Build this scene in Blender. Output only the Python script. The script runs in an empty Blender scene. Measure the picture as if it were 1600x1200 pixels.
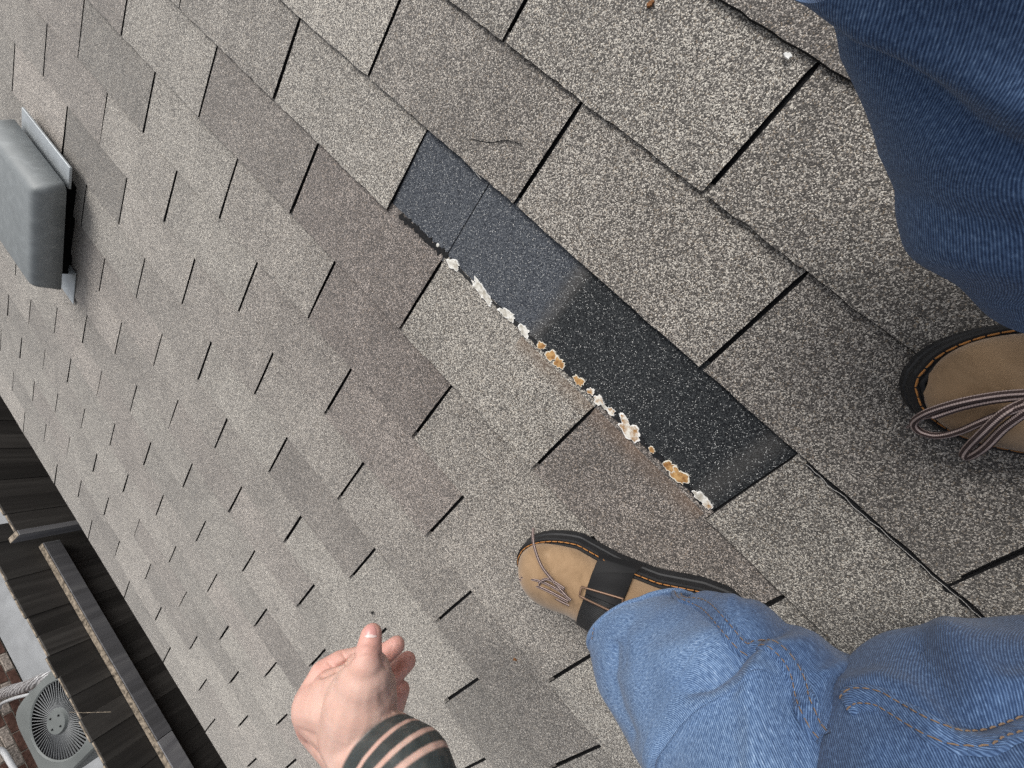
import bpy, bmesh, math, random
import numpy as np
from mathutils import Vector, Matrix, noise
from mathutils.bvhtree import BVHTree

random.seed(7)
rng = np.random.default_rng(7)
scene = bpy.context.scene
COL = scene.collection

# ------------------------------------------------------------------ measured geometry
# Roof frame: X along the eave, Y up the slope, Z normal to the roof. 6:12 pitch.
TH = math.atan(0.5)
RX = Matrix.Rotation(TH, 4, 'X')              # roof frame -> world
RC = Matrix(((0.68996866, 0.56881373, -0.44765409),
             (0.69646118, -0.69017005, 0.19648696),
             (-0.19719296, -0.44734354, -0.87235239)))   # rows: right, down, forward of the lens in roof frame
CC = Vector((0.44137742, 0.06033554, 0.48415722))
FPX = 600.0
RCT = RC.transposed()

def W(p):
    return RX @ Vector(p)
def view(px, py, d):
    """roof-frame point seen at photo pixel (px,py), d metres in front of the lens (survey helper)"""
    return RCT @ Vector(((px-800)/FPX*d, (py-600)/FPX*d, d)) + CC
def onroof(px, py, h=0.0):
    d = RCT @ Vector(((px-800)/FPX, (py-600)/FPX, 1.0))
    return CC + d*((h-CC.z)/d.z)
def pix(p):
    c = RC @ (Vector(p)-CC)
    if c.z < 0.02: return None
    return 800+FPX*c.x/c.z, 600+FPX*c.y/c.z, c.z

# ------------------------------------------------------------------ camera
cam = bpy.data.cameras.new('camera')
cam.sensor_width = 36.0
cam.lens = 36.0*FPX/1600.0
cam.clip_start = 0.01
cam.clip_end = 500
camo = bpy.data.objects.new('camera', cam)
COL.objects.link(camo)
m = Matrix.Identity(4)
for i in range(3):
    m[i][0] = RC[0][i]; m[i][1] = -RC[1][i]; m[i][2] = -RC[2][i]; m[i][3] = CC[i]
camo.matrix_world = RX @ m
scene.camera = camo

# ------------------------------------------------------------------ sky, sun, exposure
SUN_EL, SUN_AZ = math.radians(56), math.radians(290)   # azimuth from +Y clockwise
world = bpy.data.worlds.new('World')
scene.world = world
world.use_nodes = True
wn = world.node_tree
wn.nodes.clear()
sky = wn.nodes.new('ShaderNodeTexSky'); sky.sky_type = 'NISHITA'; sky.sun_disc = False
sky.sun_elevation = SUN_EL; sky.sun_rotation = SUN_AZ
sky.air_density = 1.0; sky.dust_density = 4.0; sky.ozone_density = 1.0
hs = wn.nodes.new('ShaderNodeHueSaturation'); hs.inputs['Saturation'].default_value = 0.22
bg = wn.nodes.new('ShaderNodeBackground'); bg.inputs['Strength'].default_value = 0.12
wo = wn.nodes.new('ShaderNodeOutputWorld')
wn.links.new(sky.outputs[0], hs.inputs['Color']); wn.links.new(hs.outputs[0], bg.inputs['Color'])
wn.links.new(bg.outputs[0], wo.inputs['Surface'])
sun = bpy.data.lights.new('sun', 'SUN')
sun.energy = 1.5; sun.angle = math.radians(35); sun.color = (1.0, 0.965, 0.91)
suno = bpy.data.objects.new('sun', sun)
COL.objects.link(suno)
sd = Vector((math.sin(SUN_AZ)*math.cos(SUN_EL), math.cos(SUN_AZ)*math.cos(SUN_EL), math.sin(SUN_EL)))
suno.rotation_euler = (-sd).to_track_quat('-Z', 'Y').to_euler()
suno.location = sd*20
scene.view_settings.view_transform = 'Standard'
scene.view_settings.look = 'None'
scene.view_settings.gamma = 1.0
scene.view_settings.exposure = 0.42
scene.cycles.use_denoising = False

# ------------------------------------------------------------------ material helpers
def newmat(name):
    m = bpy.data.materials.new(name); m.use_nodes = True
    nt = m.node_tree; nt.nodes.clear()
    out = nt.nodes.new('ShaderNodeOutputMaterial')
    b = nt.nodes.new('ShaderNodeBsdfPrincipled')
    nt.links.new(b.outputs[0], out.inputs['Surface'])
    return m, nt, b
def N(nt, t, **kw):
    n = nt.nodes.new(t)
    for k, v in kw.items():
        if k.startswith('i_'):
            n.inputs[k[2:].replace('_', ' ')].default_value = v
        else: setattr(n, k, v)
    return n
def L(nt, a, b): nt.links.new(a, b)
def mathn(nt, op, a, b=None, clamp=False):
    n = nt.nodes.new('ShaderNodeMath'); n.operation = op; n.use_clamp = clamp
    for i, v in enumerate((a, b)):
        if v is None: continue
        if isinstance(v, (int, float)): n.inputs[i].default_value = v
        else: nt.links.new(v, n.inputs[i])
    return n.outputs[0]
def ramp(nt, fac, stops, interp='LINEAR'):
    r = nt.nodes.new('ShaderNodeValToRGB'); r.color_ramp.interpolation = interp
    e = r.color_ramp.elements
    while len(e) > 1: e.remove(e[-1])
    e[0].position = stops[0][0]; e[0].color = (*stops[0][1], 1)
    for p, c in stops[1:]:
        k = e.new(p); k.color = (*c, 1)
    nt.links.new(fac, r.inputs[0]); return r.outputs[0]
def mixc(nt, fac, a, b, mode='MIX'):
    n = nt.nodes.new('ShaderNodeMix'); n.data_type = 'RGBA'; n.blend_type = mode
    for s, v in ((n.inputs['Factor'], fac), (n.inputs['A'], a), (n.inputs['B'], b)):
        if isinstance(v, (int, float)): s.default_value = v
        elif isinstance(v, tuple): s.default_value = (*v, 1) if len(v) == 3 else v
        else: nt.links.new(v, s)
    return n.outputs['Result']
def bump(nt, b, h, strength, dist, chain=None):
    n = nt.nodes.new('ShaderNodeBump'); n.inputs['Strength'].default_value = strength
    n.inputs['Distance'].default_value = dist
    nt.links.new(h, n.inputs['Height'])
    if chain is not None: nt.links.new(chain, n.inputs['Normal'])
    nt.links.new(n.outputs[0], b.inputs['Normal']); return n.outputs[0]

# ------------------------------------------------------------------ object helpers
def mesh(name, verts, faces, mat=None, parent=None, smooth=False, origin=None, mats=None, mi=None):
    """verts already in world space (or, with a parent, still world: parents here have identity matrices)"""
    me = bpy.data.meshes.new(name)
    o_ = Vector(origin) if origin is not None else Vector((0, 0, 0))
    me.from_pydata([tuple(Vector(v)-o_) for v in verts], [], faces)
    if mat is not None: me.materials.append(mat)
    me.validate(); me.update()
    if smooth: me.polygons.foreach_set('use_smooth', [True]*len(me.polygons))
    ob = bpy.data.objects.new(name, me); COL.objects.link(ob)
    ob.location = o_
    if parent is not None: ob.parent = parent
    return ob
def frombm(name, bm, mat=None, parent=None, smooth=False, xf=None):
    if xf is not None: bm.transform(xf)
    me = bpy.data.meshes.new(name); bm.to_mesh(me); bm.free()
    if mat is not None: me.materials.append(mat)
    if smooth: me.polygons.foreach_set('use_smooth', [True]*len(me.polygons))
    ob = bpy.data.objects.new(name, me); COL.objects.link(ob)
    if parent is not None: ob.parent = parent
    return ob
def empty(name):
    o = bpy.data.objects.new(name, None); COL.objects.link(o); o.empty_display_size = 0.1
    return o
def tag(o, label=None, cat=None, group=None, kind=None):
    if label: o['label'] = label
    if cat: o['category'] = cat
    if group: o['group'] = group
    if kind: o['kind'] = kind
    return o
def boxbm(x0, x1, y0, y1, z0, z1, bev=0.0, seg=2, bm=None):
    b = bmesh.new()
    vs = [b.verts.new((x, y, z)) for z in (z0, z1) for y in (y0, y1) for x in (x0, x1)]
    for f in ((0, 2, 3, 1), (4, 5, 7, 6), (0, 1, 5, 4), (2, 6, 7, 3), (0, 4, 6, 2), (1, 3, 7, 5)):
        b.faces.new([vs[i] for i in f])
    if bev > 0:
        bmesh.ops.bevel(b, geom=list(b.edges), offset=bev, segments=seg, affect='EDGES', profile=0.6)
    if bm is not None:
        me = bpy.data.meshes.new('t'); b.to_mesh(me); b.free(); bm.from_mesh(me); bpy.data.meshes.remove(me); return bm
    return b
def tube(pts, r, seg=10, cap=True):
    """swept tube through points (any frame); r is a number or a list. Returns verts, faces"""
    pts = [Vector(p) for p in pts]; n = len(pts)
    rs = r if isinstance(r, (list, tuple)) else [r]*n
    V = []; F = []
    up = None
    for i in range(n):
        t = (pts[min(i+1, n-1)]-pts[max(i-1, 0)]).normalized()
        if up is None:
            up = t.orthogonal().normalized()
        else:
            up = (up - t*up.dot(t))
            if up.length < 1e-6: up = t.orthogonal()
            up.normalize()
        s = t.cross(up)
        for k in range(seg):
            a = 2*math.pi*k/seg
            V.append(pts[i]+(up*math.cos(a)+s*math.sin(a))*rs[i])
    for i in range(n-1):
        for k in range(seg):
            k2 = (k+1) % seg
            F.append((i*seg+k, i*seg+k2, (i+1)*seg+k2, (i+1)*seg+k))
    if cap:
        F.append(tuple(reversed(range(seg)))); F.append(tuple(range((n-1)*seg, n*seg)))
    return V, F
def catmull(pts, n):
    """resample a list of equal-length numeric tuples, n samples"""
    P = np.array(pts, float); k = len(P)
    out = []
    for s in np.linspace(0, k-1, n):
        i = min(int(s), k-2); t = s-i
        p0 = P[max(i-1, 0)]; p1 = P[i]; p2 = P[i+1]; p3 = P[min(i+2, k-1)]
        out.append(0.5*((2*p1)+(-p0+p2)*t+(2*p0-5*p1+4*p2-p3)*t*t+(-p0+3*p1-3*p2+p3)*t**3))
    return np.array(out)
def sm(a, b, x):
    t = min(max((x-a)/(b-a), 0), 1); return t*t*(3-2*t)

# ------------------------------------------------------------------ materials: roof
roof_empty_for_coords = None
def roofcoords(nt):
    tc = nt.nodes.new('ShaderNodeTexCoord'); tc.object = ROOF
    return tc.outputs['Object']

def granule_material(name, dark=False):
    m, nt, b = newmat(name)
    co = roofcoords(nt)
    vor = N(nt, 'ShaderNodeTexVoronoi'); vor.inputs['Scale'].default_value = 900
    vor.inputs['Randomness'].default_value = 1.0
    L(nt, co, vor.inputs['Vector'])
    sep = N(nt, 'ShaderNodeSeparateColor'); L(nt, vor.outputs['Color'], sep.inputs[0])
    vor2 = N(nt, 'ShaderNodeTexVoronoi'); vor2.inputs['Scale'].default_value = 1500
    L(nt, co, vor2.inputs['Vector'])
    sep2 = N(nt, 'ShaderNodeSeparateColor'); L(nt, vor2.outputs['Color'], sep2.inputs[0])
    rnd = mathn(nt, 'ADD', mathn(nt, 'MULTIPLY', sep.outputs[0], 0.80), mathn(nt, 'MULTIPLY', sep2.outputs[0], 0.20))
    if not dark:
        oi = N(nt, 'ShaderNodeObjectInfo')
        osep = N(nt, 'ShaderNodeSeparateColor'); L(nt, oi.outputs['Color'], osep.inputs[0])
        # blend of granule colours drifts along each course
        xyz = N(nt, 'ShaderNodeSeparateXYZ'); L(nt, co, xyz.inputs[0])
        cmb = N(nt, 'ShaderNodeCombineXYZ')
        L(nt, mathn(nt, 'MULTIPLY', xyz.outputs[0], 5.0), cmb.inputs[0])
        L(nt, mathn(nt, 'MULTIPLY', osep.outputs[1], 90.0), cmb.inputs[1])
        L(nt, mathn(nt, 'MULTIPLY', xyz.outputs[1], 1.5), cmb.inputs[2])
        nz = N(nt, 'ShaderNodeTexNoise'); nz.inputs['Scale'].default_value = 1.0; nz.inputs['Detail'].default_value = 2
        L(nt, cmb.outputs[0], nz.inputs['Vector'])
        nz2 = N(nt, 'ShaderNodeTexNoise'); nz2.inputs['Scale'].default_value = 28; nz2.inputs['Detail'].default_value = 3
        L(nt, co, nz2.inputs['Vector'])
        drift = mathn(nt, 'ADD', mathn(nt, 'MULTIPLY', mathn(nt, 'SUBTRACT', nz.outputs['Fac'], 0.5), 0.40),
                      mathn(nt, 'MULTIPLY', mathn(nt, 'SUBTRACT', nz2.outputs['Fac'], 0.5), 0.16))
        tone = mathn(nt, 'ADD', mathn(nt, 'SUBTRACT', osep.outputs[0], 0.5), drift)
        val = mathn(nt, 'ADD', rnd, mathn(nt, 'MULTIPLY', tone, 0.50))
        nz5 = N(nt, 'ShaderNodeTexNoise'); nz5.inputs['Scale'].default_value = 7; nz5.inputs['Detail'].default_value = 5; nz5.inputs['Roughness'].default_value = .65
        L(nt, co, nz5.inputs['Vector'])
        val = mathn(nt, 'ADD', val, mathn(nt, 'MULTIPLY', mathn(nt, 'SUBTRACT', nz5.outputs['Fac'], .5), .22))
        # dark scuffs where granules are lost
        nz3 = N(nt, 'ShaderNodeTexNoise'); nz3.inputs['Scale'].default_value = 45; nz3.inputs['Detail'].default_value = 4
        L(nt, co, nz3.inputs['Vector'])
        loss = ramp(nt, nz3.outputs['Fac'], [(0.66, (0, 0, 0)), (0.74, (1, 1, 1))])
        val = mathn(nt, 'SUBTRACT', val, mathn(nt, 'MULTIPLY', loss, 0.18))
        c = ramp(nt, val, [(0.0, (0.030, 0.028, 0.026)), (0.34, (0.056, 0.052, 0.048)), (0.46, (0.094, 0.087, 0.080)), (0.55, (0.150, 0.140, 0.129)),
                           (0.65, (0.250, 0.236, 0.218)), (0.75, (0.40, 0.382, 0.350)), (0.90, (0.66, 0.636, 0.575))], 'LINEAR')
        warm = mixc(nt, mathn(nt, 'MULTIPLY', mathn(nt, 'GREATER_THAN', sep.outputs[1], 0.9), 0.35), c, (0.50, 0.40, 0.28), 'MIX')
        c = mixc(nt, mathn(nt, 'GREATER_THAN', sep.outputs[2], 0.5), c, warm)
        tint = mixc(nt, osep.outputs[2], (1, .972, .940), (1.04, .945, .925))
        # rusty smear washed down from the torn sealant
        st = mathn(nt, 'MULTIPLY', ramp(nt, xyz.outputs[1], [(.0, (0, 0, 0))]) if False else mathn(nt, 'MULTIPLY', mathn(nt, 'LESS_THAN', xyz.outputs[1], -.124), mathn(nt, 'GREATER_THAN', xyz.outputs[0], .30)), mathn(nt, 'LESS_THAN', xyz.outputs[0], .62))
        fall = mathn(nt, 'SUBTRACT', 1.0, mathn(nt, 'MULTIPLY', mathn(nt, 'SUBTRACT', -.124, xyz.outputs[1]), 38.0), True)
        st = mathn(nt, 'MULTIPLY', mathn(nt, 'MULTIPLY', st, fall), mathn(nt, 'MULTIPLY', nz2.outputs['Fac'], 1.0), True)
        c = mixc(nt, st, c, (.17, .115, .075))
        c = mixc(nt, 1.0, c, tint, 'MULTIPLY')
        L(nt, c, b.inputs['Base Color'])
        b.inputs['Roughness'].default_value = 0.88
        b.inputs['Specular IOR Level'].default_value = 0.25
        h = mathn(nt, 'SUBTRACT', 1.0, mathn(nt, 'MULTIPLY', vor.outputs['Distance'], 1.4))
        h = mathn(nt, 'ADD', h, mathn(nt, 'MULTIPLY', sep.outputs[0], 0.5))
        bump(nt, b, h, 0.6, 0.0008)
        b.inputs['Sheen Weight'].default_value = 0.35; b.inputs['Sheen Roughness'].default_value = 0.6; b.inputs['Sheen Tint'].default_value = (1.0, .97, .93, 1)
    else:
        xyz = N(nt, 'ShaderNodeSeparateXYZ'); L(nt, co, xyz.inputs[0])
        spk = N(nt, 'ShaderNodeTexNoise'); spk.inputs['Scale'].default_value = 12; L(nt, co, spk.inputs['Vector'])
        th = mathn(nt, 'SUBTRACT', 0.990, mathn(nt, 'MULTIPLY', spk.outputs['Fac'], 0.030))
        speck = mathn(nt, 'GREATER_THAN', sep2.outputs[1], th)
        # the strip once under the right-hand tab is blacker than the left one
        darkr = ramp(nt, mathn(nt, 'ADD', xyz.outputs[0], mathn(nt, 'MULTIPLY', spk.outputs['Fac'], 0.03)),
                     [(0.31, (0, 0, 0)), (0.335, (1, 1, 1))])
        basel = ramp(nt, rnd, [(0.15, (0.032, 0.036, 0.044)), (0.55, (0.075, 0.083, 0.097)), (0.85, (0.14, 0.15, 0.165))])
        baser = ramp(nt, rnd, [(0.15, (0.014, 0.015, 0.017)), (0.6, (0.032, 0.035, 0.038)), (0.9, (0.075, 0.08, 0.082))])
        c = mixc(nt, darkr, basel, baser)
        # weathered grey-brown streaks where the old cut-outs let the sun in
        d1 = mathn(nt, 'ABSOLUTE', mathn(nt, 'SUBTRACT', mathn(nt, 'ADD', xyz.outputs[0], mathn(nt, 'MULTIPLY', spk.outputs['Fac'], 0.012)), 0.318))
        w1 = ramp(nt, d1, [(0.002, (1, 1, 1)), (0.016, (0, 0, 0))])
        d2 = mathn(nt, 'ABSOLUTE', mathn(nt, 'SUBTRACT', mathn(nt, 'ADD', xyz.outputs[0], mathn(nt, 'MULTIPLY', spk.outputs['Fac'], 0.01)), 0.606))
        w2 = ramp(nt, d2, [(0.004, (1, 1, 1)), (0.018, (0, 0, 0))])
        wv = mathn(nt, 'MULTIPLY', mathn(nt, 'MAXIMUM', mathn(nt, 'MULTIPLY', w1, 0.30), mathn(nt, 'MULTIPLY', w2, 0.24)), mathn(nt, 'ADD', spk.outputs['Fac'], 0.3), True)
        c = mixc(nt, wv, c, (0.20, 0.185, 0.17))
        c = mixc(nt, speck, c, (0.62, 0.62, 0.60))
        L(nt, c, b.inputs['Base Color'])
        b.inputs['Roughness'].default_value = 0.95
        b.inputs['Specular IOR Level'].default_value = 0.1
        h = mathn(nt, 'SUBTRACT', 1.0, vor.outputs['Distance'])
        bump(nt, b, h, 0.6, 0.0010)
    return m

def simple(name, col, rough=0.6, spec=0.4, metal=0.0, nscale=0, namp=0.25, bscale=0, bstr=0.2, bdist=0.001):
    m, nt, b = newmat(name)
    b.inputs['Roughness'].default_value = rough
    b.inputs['Specular IOR Level'].default_value = spec
    b.inputs['Metallic'].default_value = metal
    tc = N(nt, 'ShaderNodeTexCoord')
    if nscale:
        nz = N(nt, 'ShaderNodeTexNoise'); nz.inputs['Scale'].default_value = nscale; nz.inputs['Detail'].default_value = 5
        nz.inputs['Roughness'].default_value = 0.6
        L(nt, tc.outputs['Object'], nz.inputs['Vector'])
        lo = tuple(c*(1-namp) for c in col); hi = tuple(min(1, c*(1+namp)) for c in col)
        L(nt, ramp(nt, nz.outputs['Fac'], [(0.3, lo), (0.7, hi)]), b.inputs['Base Color'])
    else:
        b.inputs['Base Color'].default_value = (*col, 1)
    if bscale:
        nb = N(nt, 'ShaderNodeTexNoise'); nb.inputs['Scale'].default_value = bscale; nb.inputs['Detail'].default_value = 4
        L(nt, tc.outputs['Object'], nb.inputs['Vector'])
        bump(nt, b, nb.outputs['Fac'], bstr, bdist)
    return m

# ================================================================== THE HOUSE AND ITS ROOF
HOUSE = empty('house')
tag(HOUSE, 'house whose grey-brown asphalt shingle roof slopes down to the eave, two tabs missing', 'house')

# deck sheet: the roof part; its frame is the roof frame, so its object coordinates are roof coordinates
EAVE = 2.098
me = bpy.data.meshes.new('roof')
bm = boxbm(-7, 7, -EAVE+0.012, 3.2, -0.03, -0.0015)
bm.to_mesh(me); bm.free()
ROOF = bpy.data.objects.new('roof', me); COL.objects.link(ROOF)
ROOF.parent = HOUSE; ROOF.matrix_world = RX
M_FELT = simple('black_asphalt', (0.012, 0.012, 0.013), 0.85, 0.25, nscale=300, namp=0.6, bscale=400, bstr=0.6)
me.materials.append(M_FELT)
M_GRAN = granule_material('shingle_granules')
M_UNDER = granule_material('unweathered_granules', dark=True)

LINE = {-2: -.2612, -1: -.1317, 0: -.0003, 1: .1264, 2: .2592, 3: .3916, 4: .5219, 5: .656, 6: .7893, 7: .9129, 8: 1.0423,
        9: 1.1675, 10: 1.293, 11: 1.422, 12: 1.541, 13: 1.667, 14: 1.804, 15: 1.938, 16: EAVE}
for n in range(-3, -25, -1): LINE[n] = LINE[n+1]-0.1302
FRAC = {-2: .19, -1: .61, 0: .038, 1: .437, 2: -.1475, 3: .28, 4: -.32, 5: .085, 6: -.50, 7: -.104, 8: -.706, 9: -.32, 10: .05,
        11: .44, 12: .80, 13: .17, 14: .54, 15: .90}
for n in range(-3, -25, -1): FRAC[n] = (FRAC[n+1]-0.417) % 1.0
TAB = 0.3048
SLOT = 0.0058
GAP = 0.0096
# tones read off the photograph: (course, tab) -> light/dark of its granule blend, mauve tint
TONE = {(1, -1): (.36, 1.0), (1, 0): (.60, 0), (1, 1): (.38, .7), (1, -2): (.36, .5), (2, 0): (.34, 1.0), (2, -1): (.58, .2), (2, 1): (.58, 0.1),
        (3, 0): (.42, .9), (3, -1): (.50, .4), (3, 1): (.56, .2), (0, -1): (.62, 0), (-1, 0): (.56, .1), (-1, -1): (.47, .2), (0, -2): (.50, .1),
        (2, -2): (.60, 0), (1, -3): (.64, 0), (3, -2): (.58, 0), (3, -3): (.60, .1), (2, 2): (.40, .5), (1, 2): (.55, 0), (0, 2): (.55, 0),
        (-1, 1): (.46, .2), (-1, 2): (.44, 0.1), (-2, 0): (.55, .0), (-2, 1): (.47, .1), (-3, 0): (.33, .3), (-3, 1): (.33, .3),
        (4, 0): (.58, .2), (4, -1): (.52, .3), (5, -1): (.60, 0), (6, 0): (.52, .2), (5, 0): (.40, .4)}
MISSING = {(0, 0), (0, 1)}

def tab_geometry(n, j, u0, u1, v0, v1, cols, seed, lift=0.0, rough=1.0):
    """one shingle tab: notched at its sides below GAP, butt edge slightly ragged. roof frame"""
    r = random.Random(seed)
    a0, a1 = u0+SLOT/2*r.uniform(.8, 1.15), u1-SLOT/2*r.uniform(.8, 1.15)
    TH_ = 0.0036
    def top(v, u):
        t = (v-v0)/(v1-v0)
        s = (u-u0)/(u1-u0)
        return 0.0030 + 0.0046*t + lift*max(0, t)*(0.4+0.6*abs(2*s-1)**2)
    V = []; F = []
    rows = [v0-0.012, v0+GAP, v0+(v1-v0)*0.55, v1]
    bev = []
    for ri, v in enumerate(rows):
        for c in range(cols+1):
            s = c/cols
            if ri == 0: u = u0+0.0002+(u1-u0-0.0004)*s
            else: u = a0+(a1-a0)*s
            vv = v
            if ri == 3:
                vv = v + (noise.noise(Vector((u*30, n*3.1, seed % 97)))*0.0018+noise.noise(Vector((u*160, n*3.1, 5)))*0.0016)*rough
            if ri >= 1 and c in (0, cols):
                u += noise.noise(Vector((v*60, j*1.7, n*2.3)))*0.0012
            V.append((u, -vv, top(vv, u)))
    nt_ = len(V)
    for ri, v in enumerate(rows):
        for c in range(cols+1):
            p = V[ri*(cols+1)+c]
            V.append((p[0], p[1], p[2]-TH_))
    w = cols+1
    for ri in range(3):
        for c in range(cols):
            a = ri*w+c
            F.append((a, a+w, a+w+1, a+1))
            F.append((nt_+a, nt_+a+1, nt_+a+w+1, nt_+a+w))
    for c in range(cols):
        a = 3*w+c; F.append((a, nt_+a, nt_+a+1, a+1))
        a = c; F.append((a, a+1, nt_+a+1, nt_+a))
    for ri in range(3):
        a = ri*w; F.append((a, nt_+a, nt_+a+w, a+w))
        a = ri*w+cols; F.append((a, a+w, nt_+a+w, nt_+a))
    return V, F

def in_view(u0, u1, v0, v1):
    for u in (u0, (u0+u1)/2, u1):
        for v in (v0, (v0+v1)/2, v1):
            p = pix((u, -v, 0.004))
            if p and -12 < p[0] < 1612 and -12 < p[1] < 1212: return True
    return False

outV, outF = [], []
ntab = 0
for n in range(-22, 16):
    v0, v1 = LINE[n], LINE[n+1]
    f = FRAC[n]
    for j in range(-22, 23):
        if (n, j) in MISSING: continue
        jit = random.Random(n*131+j).uniform(-.006, .006) if not (-3 < n < 12 and -6 < j < 4) else 0
        u0, u1 = (f+j+jit)*TAB, (f+j+1)*TAB
        if u0 < -6.9 or u1 > 6.9: continue
        sd_ = (n*977+j*31) % 100000
        if in_view(u0, u1, v0, v1):
            rr = random.Random(sd_+5)
            near = v1 < 0.8 and u0 > -1.6
            V, F = tab_geometry(n, j, u0, u1, v0, v1, 24 if (near and v1 < .3) else (10 if near else 4), sd_, rr.choice([0, 0, 0, 0.001, 0.0016]), 1.0)
            org = Vector(((u0+u1)/2, -(v0+v1)/2, 0))
            me = bpy.data.meshes.new('shingle_tab')
            me.from_pydata([tuple(Vector(p)-org) for p in V], [], F)
            me.materials.append(M_GRAN); me.materials.append(M_FELT); me.update()
            for p_ in me.polygons:
                if abs(p_.normal.z) < .5: p_.material_index = 1
            o = bpy.data.objects.new('shingle_tab', me); COL.objects.link(o)
            o.parent = ROOF; o.location = org
            tone, mauve = TONE.get((n, j), (max(.3, min(.7, rr.gauss(.53, .10))), rr.choice([0, 0, .2, .5])))
            o.color = (tone, ((n*37) % 53)/53.0, mauve, 1)
            ntab += 1
        else:
            V, F = tab_geometry(n, j, u0, u1, v0, v1, 1, sd_)
            b0 = len(outV); outV += V; outF += [tuple(i+b0 for i in q) for q in F]
me = bpy.data.meshes.new('outer_shingles'); me.from_pydata(outV, [], outF); me.materials.append(M_GRAN); me.update()
o = bpy.data.objects.new('outer_shingles', me); COL.objects.link(o); o.parent = ROOF
o.color = (.53, .3, .2, 1); o['kind'] = 'stuff'
print('tabs', ntab)

# underlying shingle pieces laid bare by the two missing tabs
def roofobj(name, V, F, mat, parent, smooth=False):
    me = bpy.data.meshes.new(name); me.from_pydata([tuple(p) for p in V], [], F); me.validate(); me.update()
    if mat: me.materials.append(mat)
    if smooth: me.polygons.foreach_set('use_smooth', [True]*len(me.polygons))
    o = bpy.data.objects.new(name, me); COL.objects.link(o); o.parent = parent
    if parent is not ROOF and parent is not None and parent.parent is None and parent.type == 'EMPTY':
        pass
    return o
def grid_sheet(u0, u1, v0, v1, z0, z1, nu, nv, seed, th=0.0022):
    V = []; F = []
    for s in range(2):
        for i in range(nv+1):
            for k in range(nu+1):
                u = u0+(u1-u0)*k/nu; v = v0+(v1-v0)*i/nv
                z = z0+(z1-z0)*i/nv + noise.noise(Vector((u*9, v*9, seed)))*0.0006 - s*th
                V.append((u, -v, z))
    w = nu+1; h = (nv+1)*w
    for i in range(nv):
        for k in range(nu):
            a = i*w+k
            F.append((a, a+w, a+w+1, a+1)); F.append((h+a, h+a+1, h+a+w+1, h+a+w))
    for k in range(nu):
        a = nv*w+k; F.append((a, h+a, h+a+1, a+1))
        a = k; F.append((a, a+1, h+a+1, h+a))
    for i in range(nv):
        a = i*w; F.append((a, h+a, h+a+w, a+w)); a = i*w+nu; F.append((a, a+w, h+a+w, h+a))
    return V, F
uj = onroof(758, 290, 0.002).x*0.5+onroof(703, 398, 0.002).x*0.5
V, F = grid_sheet(FRAC[0]*TAB-0.002, uj-0.0012, LINE[0]-0.01, LINE[1]-0.0008, 0.0012, 0.0022, 10, 6, 1)
o = roofobj('underlying_shingle', V, F, M_UNDER, ROOF); o['label'] = 'bare blue-grey strip under the missing tabs, left of the black joint'
V, F = grid_sheet(uj+0.0008, (FRAC[0]+2)*TAB+0.002, LINE[0]-0.01, LINE[1]-0.0008, 0.0014, 0.0024, 18, 6, 2)
o = roofobj('underlying_shingle', V, F, M_UNDER, ROOF); o['label'] = 'bare charcoal strip under the missing tabs, right of the black joint'

# tar line and torn scraps of sealant along the lower edge of the bare patch
M_TAR = simple('tar', (0.008, 0.008, 0.009), 0.45, 0.5, nscale=150, namp=0.4, bscale=220, bstr=0.5)
def scrap_mat(name, c1, c2, edge):
    m, nt, b = newmat(name)
    tc = N(nt, 'ShaderNodeTexCoord')
    nz = N(nt, 'ShaderNodeTexNoise'); nz.inputs['Scale'].default_value = 170; nz.inputs['Detail'].default_value = 6
    L(nt, tc.outputs['Object'], nz.inputs['Vector'])
    at = N(nt, 'ShaderNodeAttribute', attribute_name='rim')
    c = ramp(nt, nz.outputs['Fac'], [(0.35, c1), (0.62, c2)])
    c = mixc(nt, mathn(nt, 'GREATER_THAN', mathn(nt, 'ADD', at.outputs['Fac'], mathn(nt, 'MULTIPLY', nz.outputs['Fac'], .35)), 1.02), c, edge)
    L(nt, c, b.inputs['Base Color']); b.inputs['Roughness'].default_value = 0.85
    wv = N(nt, 'ShaderNodeTexWave'); wv.inputs['Scale'].default_value = 110; wv.inputs['Distortion'].default_value = 6
    L(nt, tc.outputs['Object'], wv.inputs['Vector'])
    bump(nt, b, nz.outputs['Fac'], 0.5, 0.0015)
    return m
M_SW = scrap_mat('white_sealant', (0.40, 0.37, 0.31), (0.74, 0.72, 0.66), (0.85, 0.84, 0.80))
M_SO = scrap_mat('orange_sealant', (0.26, 0.12, 0.035), (0.55, 0.33, 0.13), (0.72, 0.68, 0.58))
M_SM = scrap_mat('mixed_sealant', (0.34, 0.18, 0.06), (0.74, 0.71, 0.63), (0.84, 0.82, 0.78))

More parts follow.
